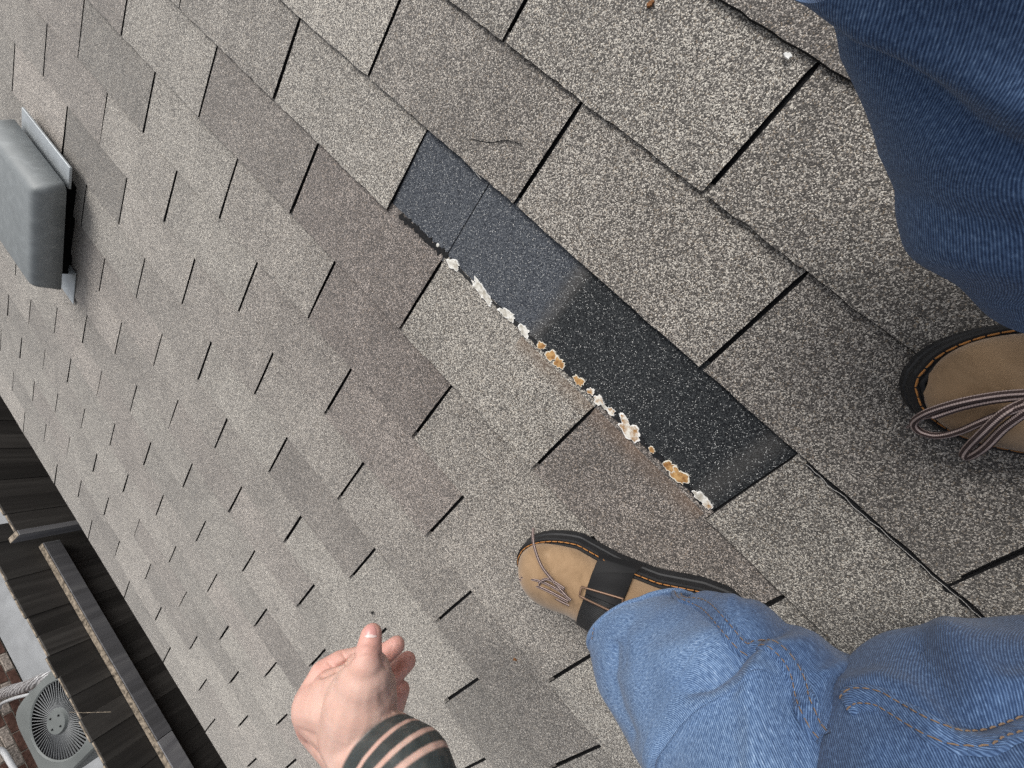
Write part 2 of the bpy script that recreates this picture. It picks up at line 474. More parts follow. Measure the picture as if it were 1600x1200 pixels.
def blob(px, py, lw, ww, ang, mat, seed, name='sealant_scrap', h0=0.0095, hh=0.0022, parent=None):
    """small torn flake lying on the roof: lw x ww metres, ang along the eave direction"""
    c = onroof(px, py, h0); V = []; F = []; rim = []
    n = 28
    ca, sa = math.cos(ang), math.sin(ang)
    for ring, rr in enumerate((1.0, 0.97, 0.55, 0.0)):
        for k in range(n):
            a = 2*math.pi*k/n
            k_ = 1+0.55*noise.noise(Vector((math.cos(a)*1.6, math.sin(a)*1.6, seed)))+0.42*noise.noise(Vector((math.cos(a)*4, math.sin(a)*4, seed+3)))
            x = math.cos(a)*lw/2*k_*rr; y = math.sin(a)*ww/2*k_*rr
            z = (0 if ring == 0 else hh*(0.75+0.5*noise.noise(Vector((x*180, y*180, seed)))))
            V.append((c.x+x*ca-y*sa, c.y+x*sa+y*ca, h0-0.002+z+(0.002 if ring else 0))); rim.append(rr)
            if rr == 0: break
    for r_ in range(2):
        for k in range(n):
            F.append((r_*n+k, r_*n+(k+1) % n, (r_+1)*n+(k+1) % n, (r_+1)*n+k))
    for k in range(n): F.append((2*n+k, 2*n+(k+1) % n, 3*n))
    o = roofobj(name, V, F, mat, parent or ROOF, False)
    a = o.data.attributes.new('rim', 'FLOAT', 'POINT'); a.data.foreach_set('value', rim[:len(o.data.vertices)])
    return o
SCR = [(709, 414, .022, .011, 'w'), (754, 456, .036, .0115, 'w'), (790, 489, .020, .008, 'w'), (797, 496, .012, .007, 'w'), (819, 517, .016, .011, 'w'),
       (846, 541, .012, .009, 'o'), (861, 556, .014, .012, 'o'), (873, 567, .015, .013, 'o'), (904, 596, .016, .009, 'o'),
       (923, 611, .010, .008, 'm'), (936, 626, .012, .010, 'm'), (943, 634, .012, .004, 'w'), (954, 643, .009, .008, 'm'),
       (984, 672, .032, .015, 'm'), (1018, 703, .008, .006, 'o'), (1046, 728, .014, .010, 'o'), (1061, 744, .018, .014, 'o'),
       (1095, 777, .018, .008, 'w'), (1103, 786, .012, .008, 'm'), (684, 383, .0045, .0045, 'w')]
def addscraps():
    for i, (x, y, l, w_, k) in enumerate(SCR):
        blob(x, y, l*1.2, w_*1.15, random.Random(i).uniform(-.25, .25), {'w': M_SW, 'o': M_SO, 'm': M_SM}[k], i*7.3, h0=0.0042, hh=.0003)
addscraps()
def ribbon(name, pxs, w0, h, mat, seed, parent=None, jag=0.6, thick=0.0015, n=60):
    pts = catmull(pxs, n); V = []; F = []
    P = [onroof(a, b, h) for a, b in pts]
    for i, p in enumerate(P):
        t = (P[min(i+1, n-1)]-P[max(i-1, 0)]).normalized(); s = Vector((-t.y, t.x, 0))
        wa = w0*max(0.12, 1+jag*1.6*noise.noise(Vector((i*.35, seed, 0))))*min(1, (i+.4)/3, (n-i-.6)/3)
        wb = w0*max(0.12, 1+jag*1.6*noise.noise(Vector((i*.35, seed+9, 0))))*min(1, (i+.4)/3, (n-i-.6)/3)
        for q, z in ((p+s*wa, -thick), (p+s*wa*.9, 0), (p-s*wb*.9, 0), (p-s*wb, -thick)): V.append((q.x, q.y, h+z))
    for i in range(n-1):
        for k in range(3): F.append((i*4+k, i*4+k+1, i*4+k+5, i*4+k+4))
    return roofobj(name, V, F, mat, parent or ROOF)
ribbon('tar_line', [(623, 336), (648, 356), (675, 382), (700, 401)], .0045, .0038, M_FELT, 2, jag=.9)
ribbon('tar_line', [(702, 404), (730, 434), (800, 500), (850, 548), (905, 598)], .0022, .0040, M_TAR, 5, jag=.8, n=90)
ribbon('tar_line', [(895, 590), (930, 622), (985, 674), (1050, 735), (1106, 795)], .0028, .0040, M_TAR, 8, jag=.8, n=100)

EDGE = [pix((u_, -.0022, .0046))[:2] for u_ in (.635, .70, .77, .84, .91, .99)]
ribbon('torn_edge', EDGE, .0026, .0046, M_FELT, 25, jag=1.0, thick=.0003, n=120)
ribbon('scuff', [(735, 217), (765, 222), (790, 219), (818, 226)], .0004, .0072, M_FELT, 31, jag=1.0, thick=.0006, n=50)
ribbon('scuff', [(700, 218), (716, 240), (735, 262)], .0006, .0074, M_FELT, 33, jag=1.0, thick=.0006, n=40)
# loose glass-fibre strands and torn shingle edge above the bare patch
M_FIB = simple('glass_fibre', (0.55, 0.53, 0.50), 0.5, 0.3)
def strand(pxs, h, r, n=40, seed=0, amp=0.0012):
    pts = catmull(pxs, n); P = []
    for i, (a, b) in enumerate(pts):
        p = onroof(a, b, h)
        P.append((p.x+amp*noise.noise(Vector((i*.4, seed, 0))), p.y+amp*noise.noise(Vector((i*.4, seed, 7))), h+amp*.6*noise.noise(Vector((i*.3, seed, 3)))))
    V, F = tube(P, r, 5)
    return roofobj('fibre_strand', V, F, M_FIB, ROOF)
strand([(692, 219), (722, 247), (752, 280)], .0068, .0003, seed=1)
strand([(x_-1, y_+2) for x_, y_ in EDGE], .0066, .00032, seed=4, n=60, amp=.0024)

# house body under the roof
M_FASC = simple('fascia_paint', (0.50, 0.46, 0.38), 0.6, 0.3, nscale=8)
M_DRIP = simple('drip_edge_metal', (0.55, 0.50, 0.38), 0.45, 0.5)
ey, ez = -EAVE*math.cos(TH), -EAVE*math.sin(TH)
frombm('fascia', boxbm(-7, 7, ey+.03, ey+.055, ez-.19, ez-.02), M_FASC, HOUSE)
frombm('soffit', boxbm(-7, 7, ey+.055, ey+.42, ez-.18, ez-.165), M_FASC, HOUSE)
bm = boxbm(-7, 7, -EAVE+.004, -EAVE+.05, -0.0045, -0.0018)
boxbm(-7, 7, -EAVE+.004, -EAVE+.006, -0.03, -0.0045, bm=bm)
frombm('drip_edge', bm, M_DRIP, HOUSE, xf=RX)
M_SIDING = simple('house_wall_brick', (0.20, 0.12, 0.09), 0.85, 0.2, nscale=20)
GZ = -3.35
frombm('wall', boxbm(-6.9, 6.9, ey+.42, ey+4.6, GZ, ez-.185), M_SIDING, HOUSE)

# ------------------------------------------------------------------ roof vent
VENT = empty('roof_vent')
tag(VENT, 'grey box-shaped roof vent with scuffed hood standing on the shingles', 'roof vent')
def plastic(name, col, scuff):
    m, nt, b = newmat(name)
    tc = N(nt, 'ShaderNodeTexCoord')
    nz = N(nt, 'ShaderNodeTexNoise'); nz.inputs['Scale'].default_value = 5; nz.inputs['Detail'].default_value = 6; nz.inputs['Distortion'].default_value = 2.2
    L(nt, tc.outputs['Object'], nz.inputs['Vector'])
    c = ramp(nt, nz.outputs['Fac'], [(0.35, col), (0.50, tuple(x*1.12 for x in col)), (0.53, tuple(x*1.25 for x in col)), (0.56, tuple(x*1.08 for x in col)), (0.75, tuple(x*1.2 for x in col))])
    nz2 = N(nt, 'ShaderNodeTexNoise'); nz2.inputs['Scale'].default_value = 40; nz2.inputs['Detail'].default_value = 6
    L(nt, tc.outputs['Object'], nz2.inputs['Vector'])
    c = mixc(nt, ramp(nt, nz2.outputs['Fac'], [(.5, (0, 0, 0)), (.8, (.35, .35, .35))]), c, scuff)
    L(nt, c, b.inputs['Base Color']); b.inputs['Roughness'].default_value = 0.5; b.inputs['Specular IOR Level'].default_value = 0.4
    bump(nt, b, nz2.outputs['Fac'], 0.12, 0.001)
    return m
M_VENT = plastic('vent_grey', (0.175, 0.19, 0.195), (0.33, 0.35, 0.355))
M_VMET = simple('vent_galvanised', (0.42, 0.45, 0.47), 0.45, 0.5, metal=0.4, nscale=30, namp=.15)
M_BLK = simple('vent_black_mesh', (0.006, 0.006, 0.006), 0.9, 0.1)
bm = boxbm(-1.185, -.868, -1.0, -.667, .045, .102)
for v in bm.verts:
    if v.co.z > .08:
        if v.co.y > -.8: v.co.y -= .026
        v.co.x += .004 if v.co.x < -1 else -.006
        if v.co.y < -.9: v.co.y += .008
bmesh.ops.bevel(bm, geom=[e for e in bm.edges if max(e.verts[0].co.z, e.verts[1].co.z) > .08], offset=.019, segments=5, affect='EDGES', profile=.55)
HO = frombm('hood', bm, M_VENT, VENT, True, RX)
frombm('front_lip', boxbm(-1.177, -.900, -.690, -.631, .026, .0315, .001, 1), M_VMET, VENT, False, RX)
frombm('throat', boxbm(-1.14, -.935, -.985, -.70, .004, .046), M_BLK, VENT, False, RX)
bm = boxbm(-1.17, -.893, -1.066, -.95, .0085, .0100)
frombm('base_flange', bm, M_VMET, VENT, False, RX)

# ------------------------------------------------------------------ small things on the roof
M_CHIP = simple('white_chip', (0.78, 0.78, 0.75), 0.7, 0.3, nscale=200, namp=.2)
M_LEAF = simple('dry_leaf', (0.22, 0.10, 0.04), 0.8, 0.2, nscale=200, namp=.3)
def topblob(px, py, l, w_, ang, mat, seed, name, h0, hh, label, cat):
    o = blob(px, py, l, w_, ang, mat, seed, name, h0, hh)
    c = onroof(px, py, h0)
    o.parent = None; o.data.transform(Matrix.Translation(-c)); o.matrix_world = RX @ Matrix.Translation(c)
    return tag(o, label, cat)
topblob(1231, 86, .0085, .0035, .1, M_CHIP, 3, 'paint_chip', .0082, .0008, 'small white flake caught on the shingle edge beside the right knee', 'flake')
topblob(804, 1031, .005, .003, .6, M_LEAF, 9, 'leaf_fragment', .0068, .0012, 'tiny rust-brown fragment lying on the shingles between hand and left leg', 'debris')
topblob(1016, 5, .007, .004, 1.1, M_LEAF, 12, 'leaf_fragment', .0068, .0012, 'tiny rust-brown fragment on the shingle at the top edge of the picture', 'debris')
bm = bmesh.new()
bmesh.ops.create_cone(bm, cap_ends=True, segments=16, radius1=.0042, radius2=.0040, depth=.0012)
bm2 = bmesh.new(); bmesh.ops.create_cone(bm2, cap_ends=True, segments=12, radius1=.0015, radius2=.0015, depth=.02)
c = onroof(581, 958, .0085)
NAIL = tag(empty('roofing_nail'), 'small dark roofing nail head poking through the shingle above the thumb', 'nail')
M_NAIL = simple('nail_steel', (0.03, 0.03, 0.03), .5, .5, metal=.5)
frombm('nail_head', bm, M_NAIL, NAIL, False, RX @ Matrix.Translation(c) @ Matrix.Rotation(.3, 4, 'X'))
frombm('nail_shank', bm2, M_NAIL, NAIL, False, RX @ Matrix.Translation(c-Vector((0, 0, .0095))))

# ================================================================== GROUND LEVEL
M_DIRT = simple('dirt', (0.055, 0.048, 0.036), .95, .1, nscale=3, namp=.5, bscale=30, bstr=.6, bdist=.02)
g = frombm('ground', boxbm(-60, 60, -60, 60, GZ-.5, GZ-.012), M_DIRT); tag(g, kind='structure')
M_CONC = simple('concrete', (0.33, 0.345, 0.36), .9, .2, nscale=5, namp=.16, bscale=60, bstr=.25)
FY = -3.17
g = frombm('pavement', boxbm(-14, 14, -6.355, FY-.06, GZ-.1, GZ), M_CONC); tag(g, kind='structure')

def wood(name, c1, c2, c3):
    m, nt, b = newmat(name)
    tc = N(nt, 'ShaderNodeTexCoord'); oi = N(nt, 'ShaderNodeObjectInfo')
    mp = N(nt, 'ShaderNodeMapping'); mp.inputs['Scale'].default_value = (9, 9, 0.9)
    L(nt, tc.outputs['Object'], mp.inputs['Vector'])
    ad = N(nt, 'ShaderNodeVectorMath', operation='ADD'); L(nt, mp.outputs[0], ad.inputs[0])
    rv = N(nt, 'ShaderNodeCombineXYZ'); L(nt, mathn(nt, 'MULTIPLY', oi.outputs['Random'], 60), rv.inputs[0]); L(nt, mathn(nt, 'MULTIPLY', oi.outputs['Random'], 31), rv.inputs[2])
    L(nt, rv.outputs[0], ad.inputs[1])
    nz = N(nt, 'ShaderNodeTexNoise'); nz.inputs['Scale'].default_value = 1.1; nz.inputs['Detail'].default_value = 6; nz.inputs['Distortion'].default_value = 1.4
    L(nt, ad.outputs[0], nz.inputs['Vector'])
    c = ramp(nt, nz.outputs['Fac'], [(.3, c1), (.5, c2), (.68, c3)])
    vr = N(nt, 'ShaderNodeTexVoronoi'); vr.inputs['Scale'].default_value = .33; L(nt, ad.outputs[0], vr.inputs['Vector'])
    knot = ramp(nt, vr.outputs['Distance'], [(.05, (1, 1, 1)), (.12, (0, 0, 0))])
    c = mixc(nt, mathn(nt, 'MULTIPLY', knot, .8), c, tuple(x*.3 for x in c1))
    br = mathn(nt, 'ADD', mathn(nt, 'MULTIPLY', oi.outputs['Random'], .7), .65)
    cc = N(nt, 'ShaderNodeCombineColor')
    for i in range(3): L(nt, br, cc.inputs[i])
    c = mixc(nt, 1.0, c, cc.outputs[0], 'MULTIPLY')
    L(nt, c, b.inputs['Base Color']); b.inputs['Roughness'].default_value = .75; b.inputs['Specular IOR Level'].default_value = .3
    bump(nt, b, nz.outputs['Fac'], .3, .004)
    return m
M_WOOD = wood('dark_stained_wood', (.030, .028, .026), (.044, .041, .038), (.070, .066, .061))
M_RAIL = wood('grey_weathered_wood', (.11, .11, .115), (.17, .17, .18), (.24, .24, .245))
M_CUT = simple('bare_cut_wood', (.24, .20, .155), .85, .2, nscale=45, namp=.85)
def board(x0, x1, y0, y1, z0, z1, parent, mat, name='board', bev=.002):
    c = Vector(((x0+x1)/2, (y0+y1)/2, z0))
    b = boxbm(x0-c.x, x1-c.x, y0-c.y, y1-c.y, 0, z1-z0, bev, 1)
    o = frombm(name, b, mat, parent); o.location = c; return o
FEN = tag(empty('fence'), 'dark stained board fence with a grey rail below its top, beside the grey condenser', 'fence')
x = -1.70; i = 0
r = random.Random(3)
while x < 1.6:
    w_ = .138
    zt = -1.517+r.uniform(-.006, .006)
    o = board(x, x+w_, FY-.018-.003*(i % 2), FY-.003*(i % 2), GZ+.02, zt, FEN, M_WOOD)
    board(x+.006, x+w_-.006, FY-.015, FY-.006, zt-.002, zt+.0025, FEN, M_CUT, 'board_end', .0005)
    x += w_-.001; i += 1
o = frombm('rail', boxbm(-1.47, .02, FY+.001, FY+.041, -1.805, -1.718, .003, 1), M_RAIL, FEN)
o = frombm('rail', boxbm(.023, 1.6, FY+.001, FY+.041, -1.803, -1.716, .003, 1), M_RAIL, FEN)
frombm('rail_edge', boxbm(-1.468, 1.598, FY+.004, FY+.038, -1.717, -1.7145), M_CUT, FEN)
frombm('rail', boxbm(-1.47, 1.6, FY+.001, FY+.041, -3.02, -2.93, .003, 1), M_RAIL, FEN)
PAN = tag(empty('board_fence'), 'nearer dark board fence panel ending in a post, just below the eave at left', 'fence')
PY = -2.965
x = -1.485
while x > -4.2:
    zt = -1.513+r.uniform(-.004, .004)
    o = board(x-.138, x, PY-.018-.003*(i % 2), PY-.003*(i % 2), GZ+.02, zt, PAN, M_WOOD)
    board(x-.132, x-.006, PY-.015, PY-.006, zt-.002, zt+.0025, PAN, M_CUT, 'board_end', .0005)
    x -= .137; i += 1
frombm('end_post', boxbm(-1.483, -1.444, -3.03, -2.955, GZ, -1.513, .003, 1), M_RAIL, PAN)
frombm('end_post_cap', boxbm(-1.481, -1.446, -3.028, -2.957, -1.5125, -1.510), M_CUT, PAN)

# ------------------------------------------------------------------ neighbour's brick wall
NB = tag(empty('neighbor_house'), 'neighboring brown brick house wall behind the condenser and pipe', 'house')
M_BRK = simple('brown_brick', (.115, .062, .048), .9, .15, nscale=25, namp=.5, bscale=90, bstr=.6, bdist=.004)
M_BRW = simple('limewashed_brick', (.36, .31, .27), .9, .15, nscale=55, namp=.85, bscale=90, bstr=.6, bdist=.004)
M_MORT = simple('mortar', (.36, .32, .27), .95, .1, nscale=60, namp=.3, bscale=120, bstr=.5)
WALLY = -6.36
wall_part = frombm('brick_wall', boxbm(-8, 8, WALLY-.25, WALLY-.008, GZ, GZ+2.6), M_MORT, NB)
me_b = None
k = 0
for row in range(12):
    for c_ in range(17):
        x0 = -3.2+c_*.215+(.1075 if row % 2 else 0)
        if me_b is None:
            b = boxbm(-.1025, .1025, -.05, .0, 0, .065, .004, 1); me_b = bpy.data.meshes.new('brick'); b.to_mesh(me_b); b.free(); me_b.materials.append(M_BRK)
            me_w = me_b.copy(); me_w.materials.clear(); me_w.materials.append(M_BRW)
        o = bpy.data.objects.new('brick', me_w if r.random() < .22 else me_b); COL.objects.link(o); o.parent = wall_part
        o.location = (x0, WALLY+r.uniform(-.002, .002), GZ+.008+row*.075)
bV = []
bm = bmesh.new()
for row in range(12, 34):
    for c_ in range(74):
        boxx = -7.9+c_*.215+(.1075 if row % 2 else 0)
        boxbm(boxx, boxx+.205, WALLY-.05, WALLY, GZ+.008+row*.075, GZ+.073+row*.075, bm=bm) if boxx < 7.6 else None
o = frombm('upper_brickwork', bm, M_BRK, wall_part); o['kind'] = 'stuff'

# ------------------------------------------------------------------ air conditioner
AC = tag(empty('air_conditioner'), 'grey condenser unit with round fan grille on the ground behind the fence', 'air conditioner')
M_AC = simple('condenser_paint', (.155, .168, .165), .55, .4, nscale=6, namp=.1)
M_AC2 = simple('condenser_grille_wire', (.26, .27, .275), .4, .5, nscale=20, namp=.1)
M_ACD = simple('condenser_inside', (.012, .012, .013), .8, .2)
ACX, ACY, ACT = -.855, -4.90, -2.55
def rrect(cx, cy, hx, hy, rad, z, n=8):
    out = []
    for qx, qy, a0 in ((1, 1, 0), (-1, 1, 90), (-1, -1, 180), (1, -1, 270)):
        for k in range(n+1):
            a = math.radians(a0+90*k/n)
            out.append((cx+qx*(hx-rad)+rad*math.cos(a), cy+qy*(hy-rad)+rad*math.sin(a), z))
    return out
rings_old = [rrect(ACX, ACY, .395, .41, .12, GZ+.06), rrect(ACX, ACY, .395, .41, .12, ACT-.05), rrect(ACX, ACY, .39, .405, .12, ACT-.015), rrect(ACX, ACY, .375, .39, .115, ACT)]
def sring(hx, hy, z, n=96, e=6.0):
    out = []
    for k in range(n):
        a = 2*math.pi*k/n; c_, s_ = math.cos(a), math.sin(a)
        rr_ = (abs(c_/hx)**e+abs(s_/hy)**e)**(-1/e)
        out.append((ACX+rr_*c_, ACY+rr_*s_, z))
    return out
rings = [sring(.395, .41, GZ+.06), sring(.395, .41, ACT-.05), sring(.39, .405, ACT-.015), sring(.375, .39, ACT)]
nr = len(rings[0])
a_in = [math.atan2(p[1]-ACY, p[0]-ACX) for p in rings[-1]]
rings.append([(ACX+.315*math.cos(a), ACY+.315*math.sin(a), ACT+.012) for a in a_in])
rings.append([(ACX+.305*math.cos(a), ACY+.305*math.sin(a), ACT+.004) for a in a_in])
rings.append([(ACX+.300*math.cos(a), ACY+.300*math.sin(a), ACT-.25) for a in a_in])
V = [p for q in rings for p in q]
F = [(i*nr+k, i*nr+(k+1) % nr, (i+1)*nr+(k+1) % nr, (i+1)*nr+k) for i in range(len(rings)-1) for k in range(nr)]
mesh('cabinet', V, F[:-nr], M_AC, AC)
mesh('fan_shroud', V[-2*nr:], [(k, (k+1) % nr, nr+(k+1) % nr, nr+k) for k in range(nr)], M_ACD, AC)
frombm('fan_well', boxbm(ACX-.3, ACX+.3, ACY-.3, ACY+.3, ACT-.27, ACT-.24), M_ACD, AC)
bm = bmesh.new()
nb = 66
for k in range(nb):
    a = 2*math.pi*k/nb
    b = boxbm(.085, .304, -.0016, .0016, -.004, .003)
    for v in b.verts: v.co.z += .022*(1-((v.co.x-.085)/.22)**2)
    b.transform(Matrix.Translation((ACX, ACY, ACT)) @ Matrix.Rotation(a, 4, 'Z') @ Matrix.Rotation(.25, 4, 'X'))
    t = bpy.data.meshes.new('t'); b.to_mesh(t); b.free(); bm.from_mesh(t); bpy.data.meshes.remove(t)
o = frombm('fan_grille', bm, M_AC2, AC); o['kind'] = 'stuff'
bm = bmesh.new(); bmesh.ops.create_cone(bm, cap_ends=True, segments=32, radius1=.102, radius2=.092, depth=.02)
hub = frombm('hub_cap', bm, M_AC, AC, False, Matrix.Translation((ACX, ACY, ACT+.03)))
for k in range(4):
    a = math.radians(25+90*k)
    bm = bmesh.new(); bmesh.ops.create_cone(bm, cap_ends=True, segments=10, radius1=.0075, radius2=.0065, depth=.008)
    frombm('bolt', bm, M_ACD, hub, False, Matrix.Translation((ACX+.06*math.cos(a), ACY+.06*math.sin(a), ACT+.0435)))
bm = bmesh.new()
for k in range(5):
    V, F = tube([(ACX+(.10+.045*k)*math.cos(a), ACY+(.10+.045*k)*math.sin(a), ACT+.006) for a in np.linspace(0, 2*math.pi, 49)], .002, 5)
    t = bpy.data.meshes.new('t'); t.from_pydata([tuple(p) for p in V], [], F); bm.from_mesh(t); bpy.data.meshes.remove(t)
blades = bmesh.new()
for k in range(3):
    a = 2*math.pi*k/3+.4
    b = boxbm(.06, .27, -.10, .10, -.002, .002)
    b.transform(Matrix.Translation((ACX, ACY, ACT-.15)) @ Matrix.Rotation(a, 4, 'Z') @ Matrix.Rotation(.45, 4, 'X'))
    frombm('fan_blade', b, M_ACD, AC)
blades.free(); bm.free()
frombm('pad', boxbm(ACX-.46, ACX+.46, ACY-.47, ACY+.47, GZ+.002, GZ+.06, .01, 1), M_CONC, AC)
# insulated line, cable and conduit
m_, nt, b = newmat('foil_insulation')
tc = N(nt, 'ShaderNodeTexCoord'); wv = N(nt, 'ShaderNodeTexWave'); wv.inputs['Scale'].default_value = 9; wv.inputs['Distortion'].default_value = 5; wv.inputs['Detail'].default_value = 3
L(nt, tc.outputs['Object'], wv.inputs['Vector'])
L(nt, ramp(nt, wv.outputs['Fac'], [(.1, (.25, .25, .26)), (.6, (.7, .7, .71))]), b.inputs['Base Color'])
b.inputs['Metallic'].default_value = .55; b.inputs['Roughness'].default_value = .35
bump(nt, b, wv.outputs['Fac'], .8, .01)
P = catmull([(-1.25, -5.02, -2.80), (-1.36, -5.22, -2.77), (-1.50, -5.6, -2.88), (-1.68, -6.02, -3.03), (-1.82, -6.37, -3.14)], 26)
V, F = tube(P, [.052+.005*noise.noise(Vector((i*.8, 0, 0))) for i in range(26)], 14)
o = mesh('insulated_pipe', V, F, m_, None, True, origin=P[0]); tag(o, 'silver foil wrapped pipe running from the condenser to the brick wall', 'pipe')
M_CAB = simple('grey_cable', (.42, .43, .44), .5, .4)
P = catmull([(-1.24, -5.2, -2.72), (-1.36, -5.38, -2.68), (-1.50, -5.75, -2.80), (-1.60, -6.15, -3.0), (-1.66, -6.37, -3.10)], 26)
V, F = tube(P, .014, 8)
o = mesh('conduit', V, F, M_CAB, None, True, origin=P[0]); tag(o, 'thin grey cable curving from the condenser into the bricks', 'cable')
P = [(-1.62, -6.335, -2.55), (-1.30, -6.335, -3.0), (-1.14, -6.335, -3.0+.0), (-.9, -6.335, -3.22)]
P = [(-1.34, -6.33, -2.9), (-1.28, -6.33, -3.0), (-1.10, -6.33, -3.02), (-.86, -6.33, -3.03)]
V, F = tube(catmull(P, 20), .02, 10)
o = mesh('wall_conduit', V, F, simple('white_conduit', (.62, .63, .64), .4, .4), None, True, origin=P[0]); tag(o, 'white conduit running along the brick wall at lower left corner', 'conduit')
# stray straw over the fence top
V, F = tube([(-.40, -3.19, -1.50), (-.34, -3.12, -1.50), (-.24, -3.02, -1.53)], .0012, 5)
o = mesh('straw', V, F, M_CUT, None, origin=V[0]); tag(o, 'single thin pale twig sticking over the fence top', 'twig')


# ================================================================== THE PERSON
PERSON = empty('person')
tag(PERSON, 'person in blue jeans and tan shoes crouching on the roof, left hand pointing', 'person')

# ---- denim
def denim(name):
    m, nt, b = newmat(name)
    uv = N(nt, 'ShaderNodeUVMap'); uv.uv_map = 'cloth'
    sx = N(nt, 'ShaderNodeSeparateXYZ'); L(nt, uv.outputs[0], sx.inputs[0])
    wob = N(nt, 'ShaderNodeTexNoise'); wob.inputs['Scale'].default_value = 120; wob.inputs['Detail'].default_value = 2
    L(nt, uv.outputs[0], wob.inputs['Vector'])
    diag = mathn(nt, 'ADD', mathn(nt, 'MULTIPLY', sx.outputs[0], 1.0), mathn(nt, 'MULTIPLY', sx.outputs[1], 0.55))
    ph = mathn(nt, 'ADD', mathn(nt, 'MULTIPLY', diag, 2*math.pi/0.0014), mathn(nt, 'MULTIPLY', wob.outputs['Fac'], 1.6))
    tw = mathn(nt, 'ADD', mathn(nt, 'MULTIPLY', mathn(nt, 'SINE', ph), .5), .5)
    yarn = N(nt, 'ShaderNodeTexNoise'); yarn.inputs['Scale'].default_value = 1.0; yarn.inputs['Detail'].default_value = 3
    perp = mathn(nt, 'SUBTRACT', mathn(nt, 'MULTIPLY', sx.outputs[1], 1.0), mathn(nt, 'MULTIPLY', sx.outputs[0], 0.55))
    yc = N(nt, 'ShaderNodeCombineXYZ'); L(nt, mathn(nt, 'MULTIPLY', diag, 850.0), yc.inputs[0]); L(nt, mathn(nt, 'MULTIPLY', perp, 240.0), yc.inputs[1])
    L(nt, yc.outputs[0], yarn.inputs['Vector'])
    slub = N(nt, 'ShaderNodeTexNoise'); slub.inputs['Scale'].default_value = 1.0; slub.inputs['Detail'].default_value = 4
    mp2 = N(nt, 'ShaderNodeMapping'); mp2.inputs['Scale'].default_value = (420, 420, 1); L(nt, uv.outputs[0], mp2.inputs['Vector'])
    L(nt, mp2.outputs[0], slub.inputs['Vector'])
    big = N(nt, 'ShaderNodeTexNoise'); big.inputs['Scale'].default_value = 14; big.inputs['Detail'].default_value = 4
    L(nt, uv.outputs[0], big.inputs['Vector'])
    at = N(nt, 'ShaderNodeAttribute', attribute_name='fade')
    fade = mathn(nt, 'ADD', at.outputs['Fac'], mathn(nt, 'MULTIPLY', mathn(nt, 'SUBTRACT', big.outputs['Fac'], .5), .55), True)
    v = mathn(nt, 'ADD', mathn(nt, 'MULTIPLY', tw, .38), mathn(nt, 'MULTIPLY', mathn(nt, 'SUBTRACT', yarn.outputs['Fac'], .5), .75))
    v = mathn(nt, 'ADD', v, mathn(nt, 'MULTIPLY', mathn(nt, 'SUBTRACT', slub.outputs['Fac'], .5), .6))
    v = mathn(nt, 'ADD', v, mathn(nt, 'MULTIPLY', mathn(nt, 'SUBTRACT', fade, .36), .62))
    c = ramp(nt, v, [(-0.0, (.026, .050, .112)), (.22, (.055, .098, .195)), (.45, (.105, .175, .31)), (.7, (.23, .335, .50)), (1.0, (.48, .57, .70))])
    L(nt, c, b.inputs['Base Color']); b.inputs['Roughness'].default_value = .9; b.inputs['Specular IOR Level'].default_value = .12
    if 'Sheen Weight' in b.inputs: b.inputs['Sheen Weight'].default_value = .12
    bump(nt, b, mathn(nt, 'ADD', tw, mathn(nt, 'MULTIPLY', yarn.outputs['Fac'], .8)), .35, .0006)
    return m
M_DENIM = denim('denim')
M_THREAD = simple('tan_thread', (.19, .13, .085), .8, .2)

def cam2roof(c): return RCT @ Vector(c) + CC
def loft(sections, nrings, nseg, flat=1.0, fold=None, fadef=None, capend=False):
    """tube through sections (ax,ay,bx,by,d): the two outline points of the leg and its distance.
    Rings are round in space. Returns roof-frame verts, faces, uv per vert (metres), fade per vert"""
    S = catmull(sections, nrings)
    cen = []; av = []
    for ax, ay, bx, by, d in S:
        cen.append(Vector((((ax+bx)/2-800)/FPX*d, ((ay+by)/2-600)/FPX*d, d)))
        av.append(Vector(((bx-ax)/2/FPX*d, (by-ay)/2/FPX*d, 0)))
    V = []; UV = []; FD = []
    t_len = 0
    prevn = None
    for i in range(nrings):
        tg = (cen[min(i+1, nrings-1)]-cen[max(i-1, 0)]).normalized()
        a = av[i]; r = a.length
        a2 = (a-tg*a.dot(tg)).normalized()
        nn = tg.cross(a2).normalized()
        if nn.z > 0: nn = -nn
        if i: t_len += (cen[i]-cen[i-1]).length
        for k in range(nseg):
            th = 2*math.pi*k/nseg
            p = cen[i]+a2*r*math.cos(th)+nn*(r*flat*(.80+.20*sm(0, .25, i/nrings))*math.sin(th))
            dirv = (a2*math.cos(th)+nn*math.sin(th))
            disp = fold(i/(nrings-1), th, p) if fold else 0
            p = p+dirv*disp
            V.append(cam2roof(p)); UV.append((th*r, t_len)); FD.append(fadef(i/(nrings-1), th, p) if fadef else .4)
    F = []
    for i in range(nrings-1):
        for k in range(nseg):
            k2 = (k+1) % nseg
            F.append((i*nseg+k, i*nseg+k2, (i+1)*nseg+k2, (i+1)*nseg+k))
    if capend:
        F.append(tuple(range(nseg)))
    return V, F, UV, FD
NSEG = 150
def polyd(x, y, pl):
    best = 1e9
    for (ax, ay), (bx, by) in zip(pl, pl[1:]):
        dx, dy = bx-ax, by-ay; t = max(0, min(1, ((x-ax)*dx+(y-ay)*dy)/(dx*dx+dy*dy)))
        best = min(best, math.hypot(x-ax-t*dx, y-ay-t*dy))
    return best
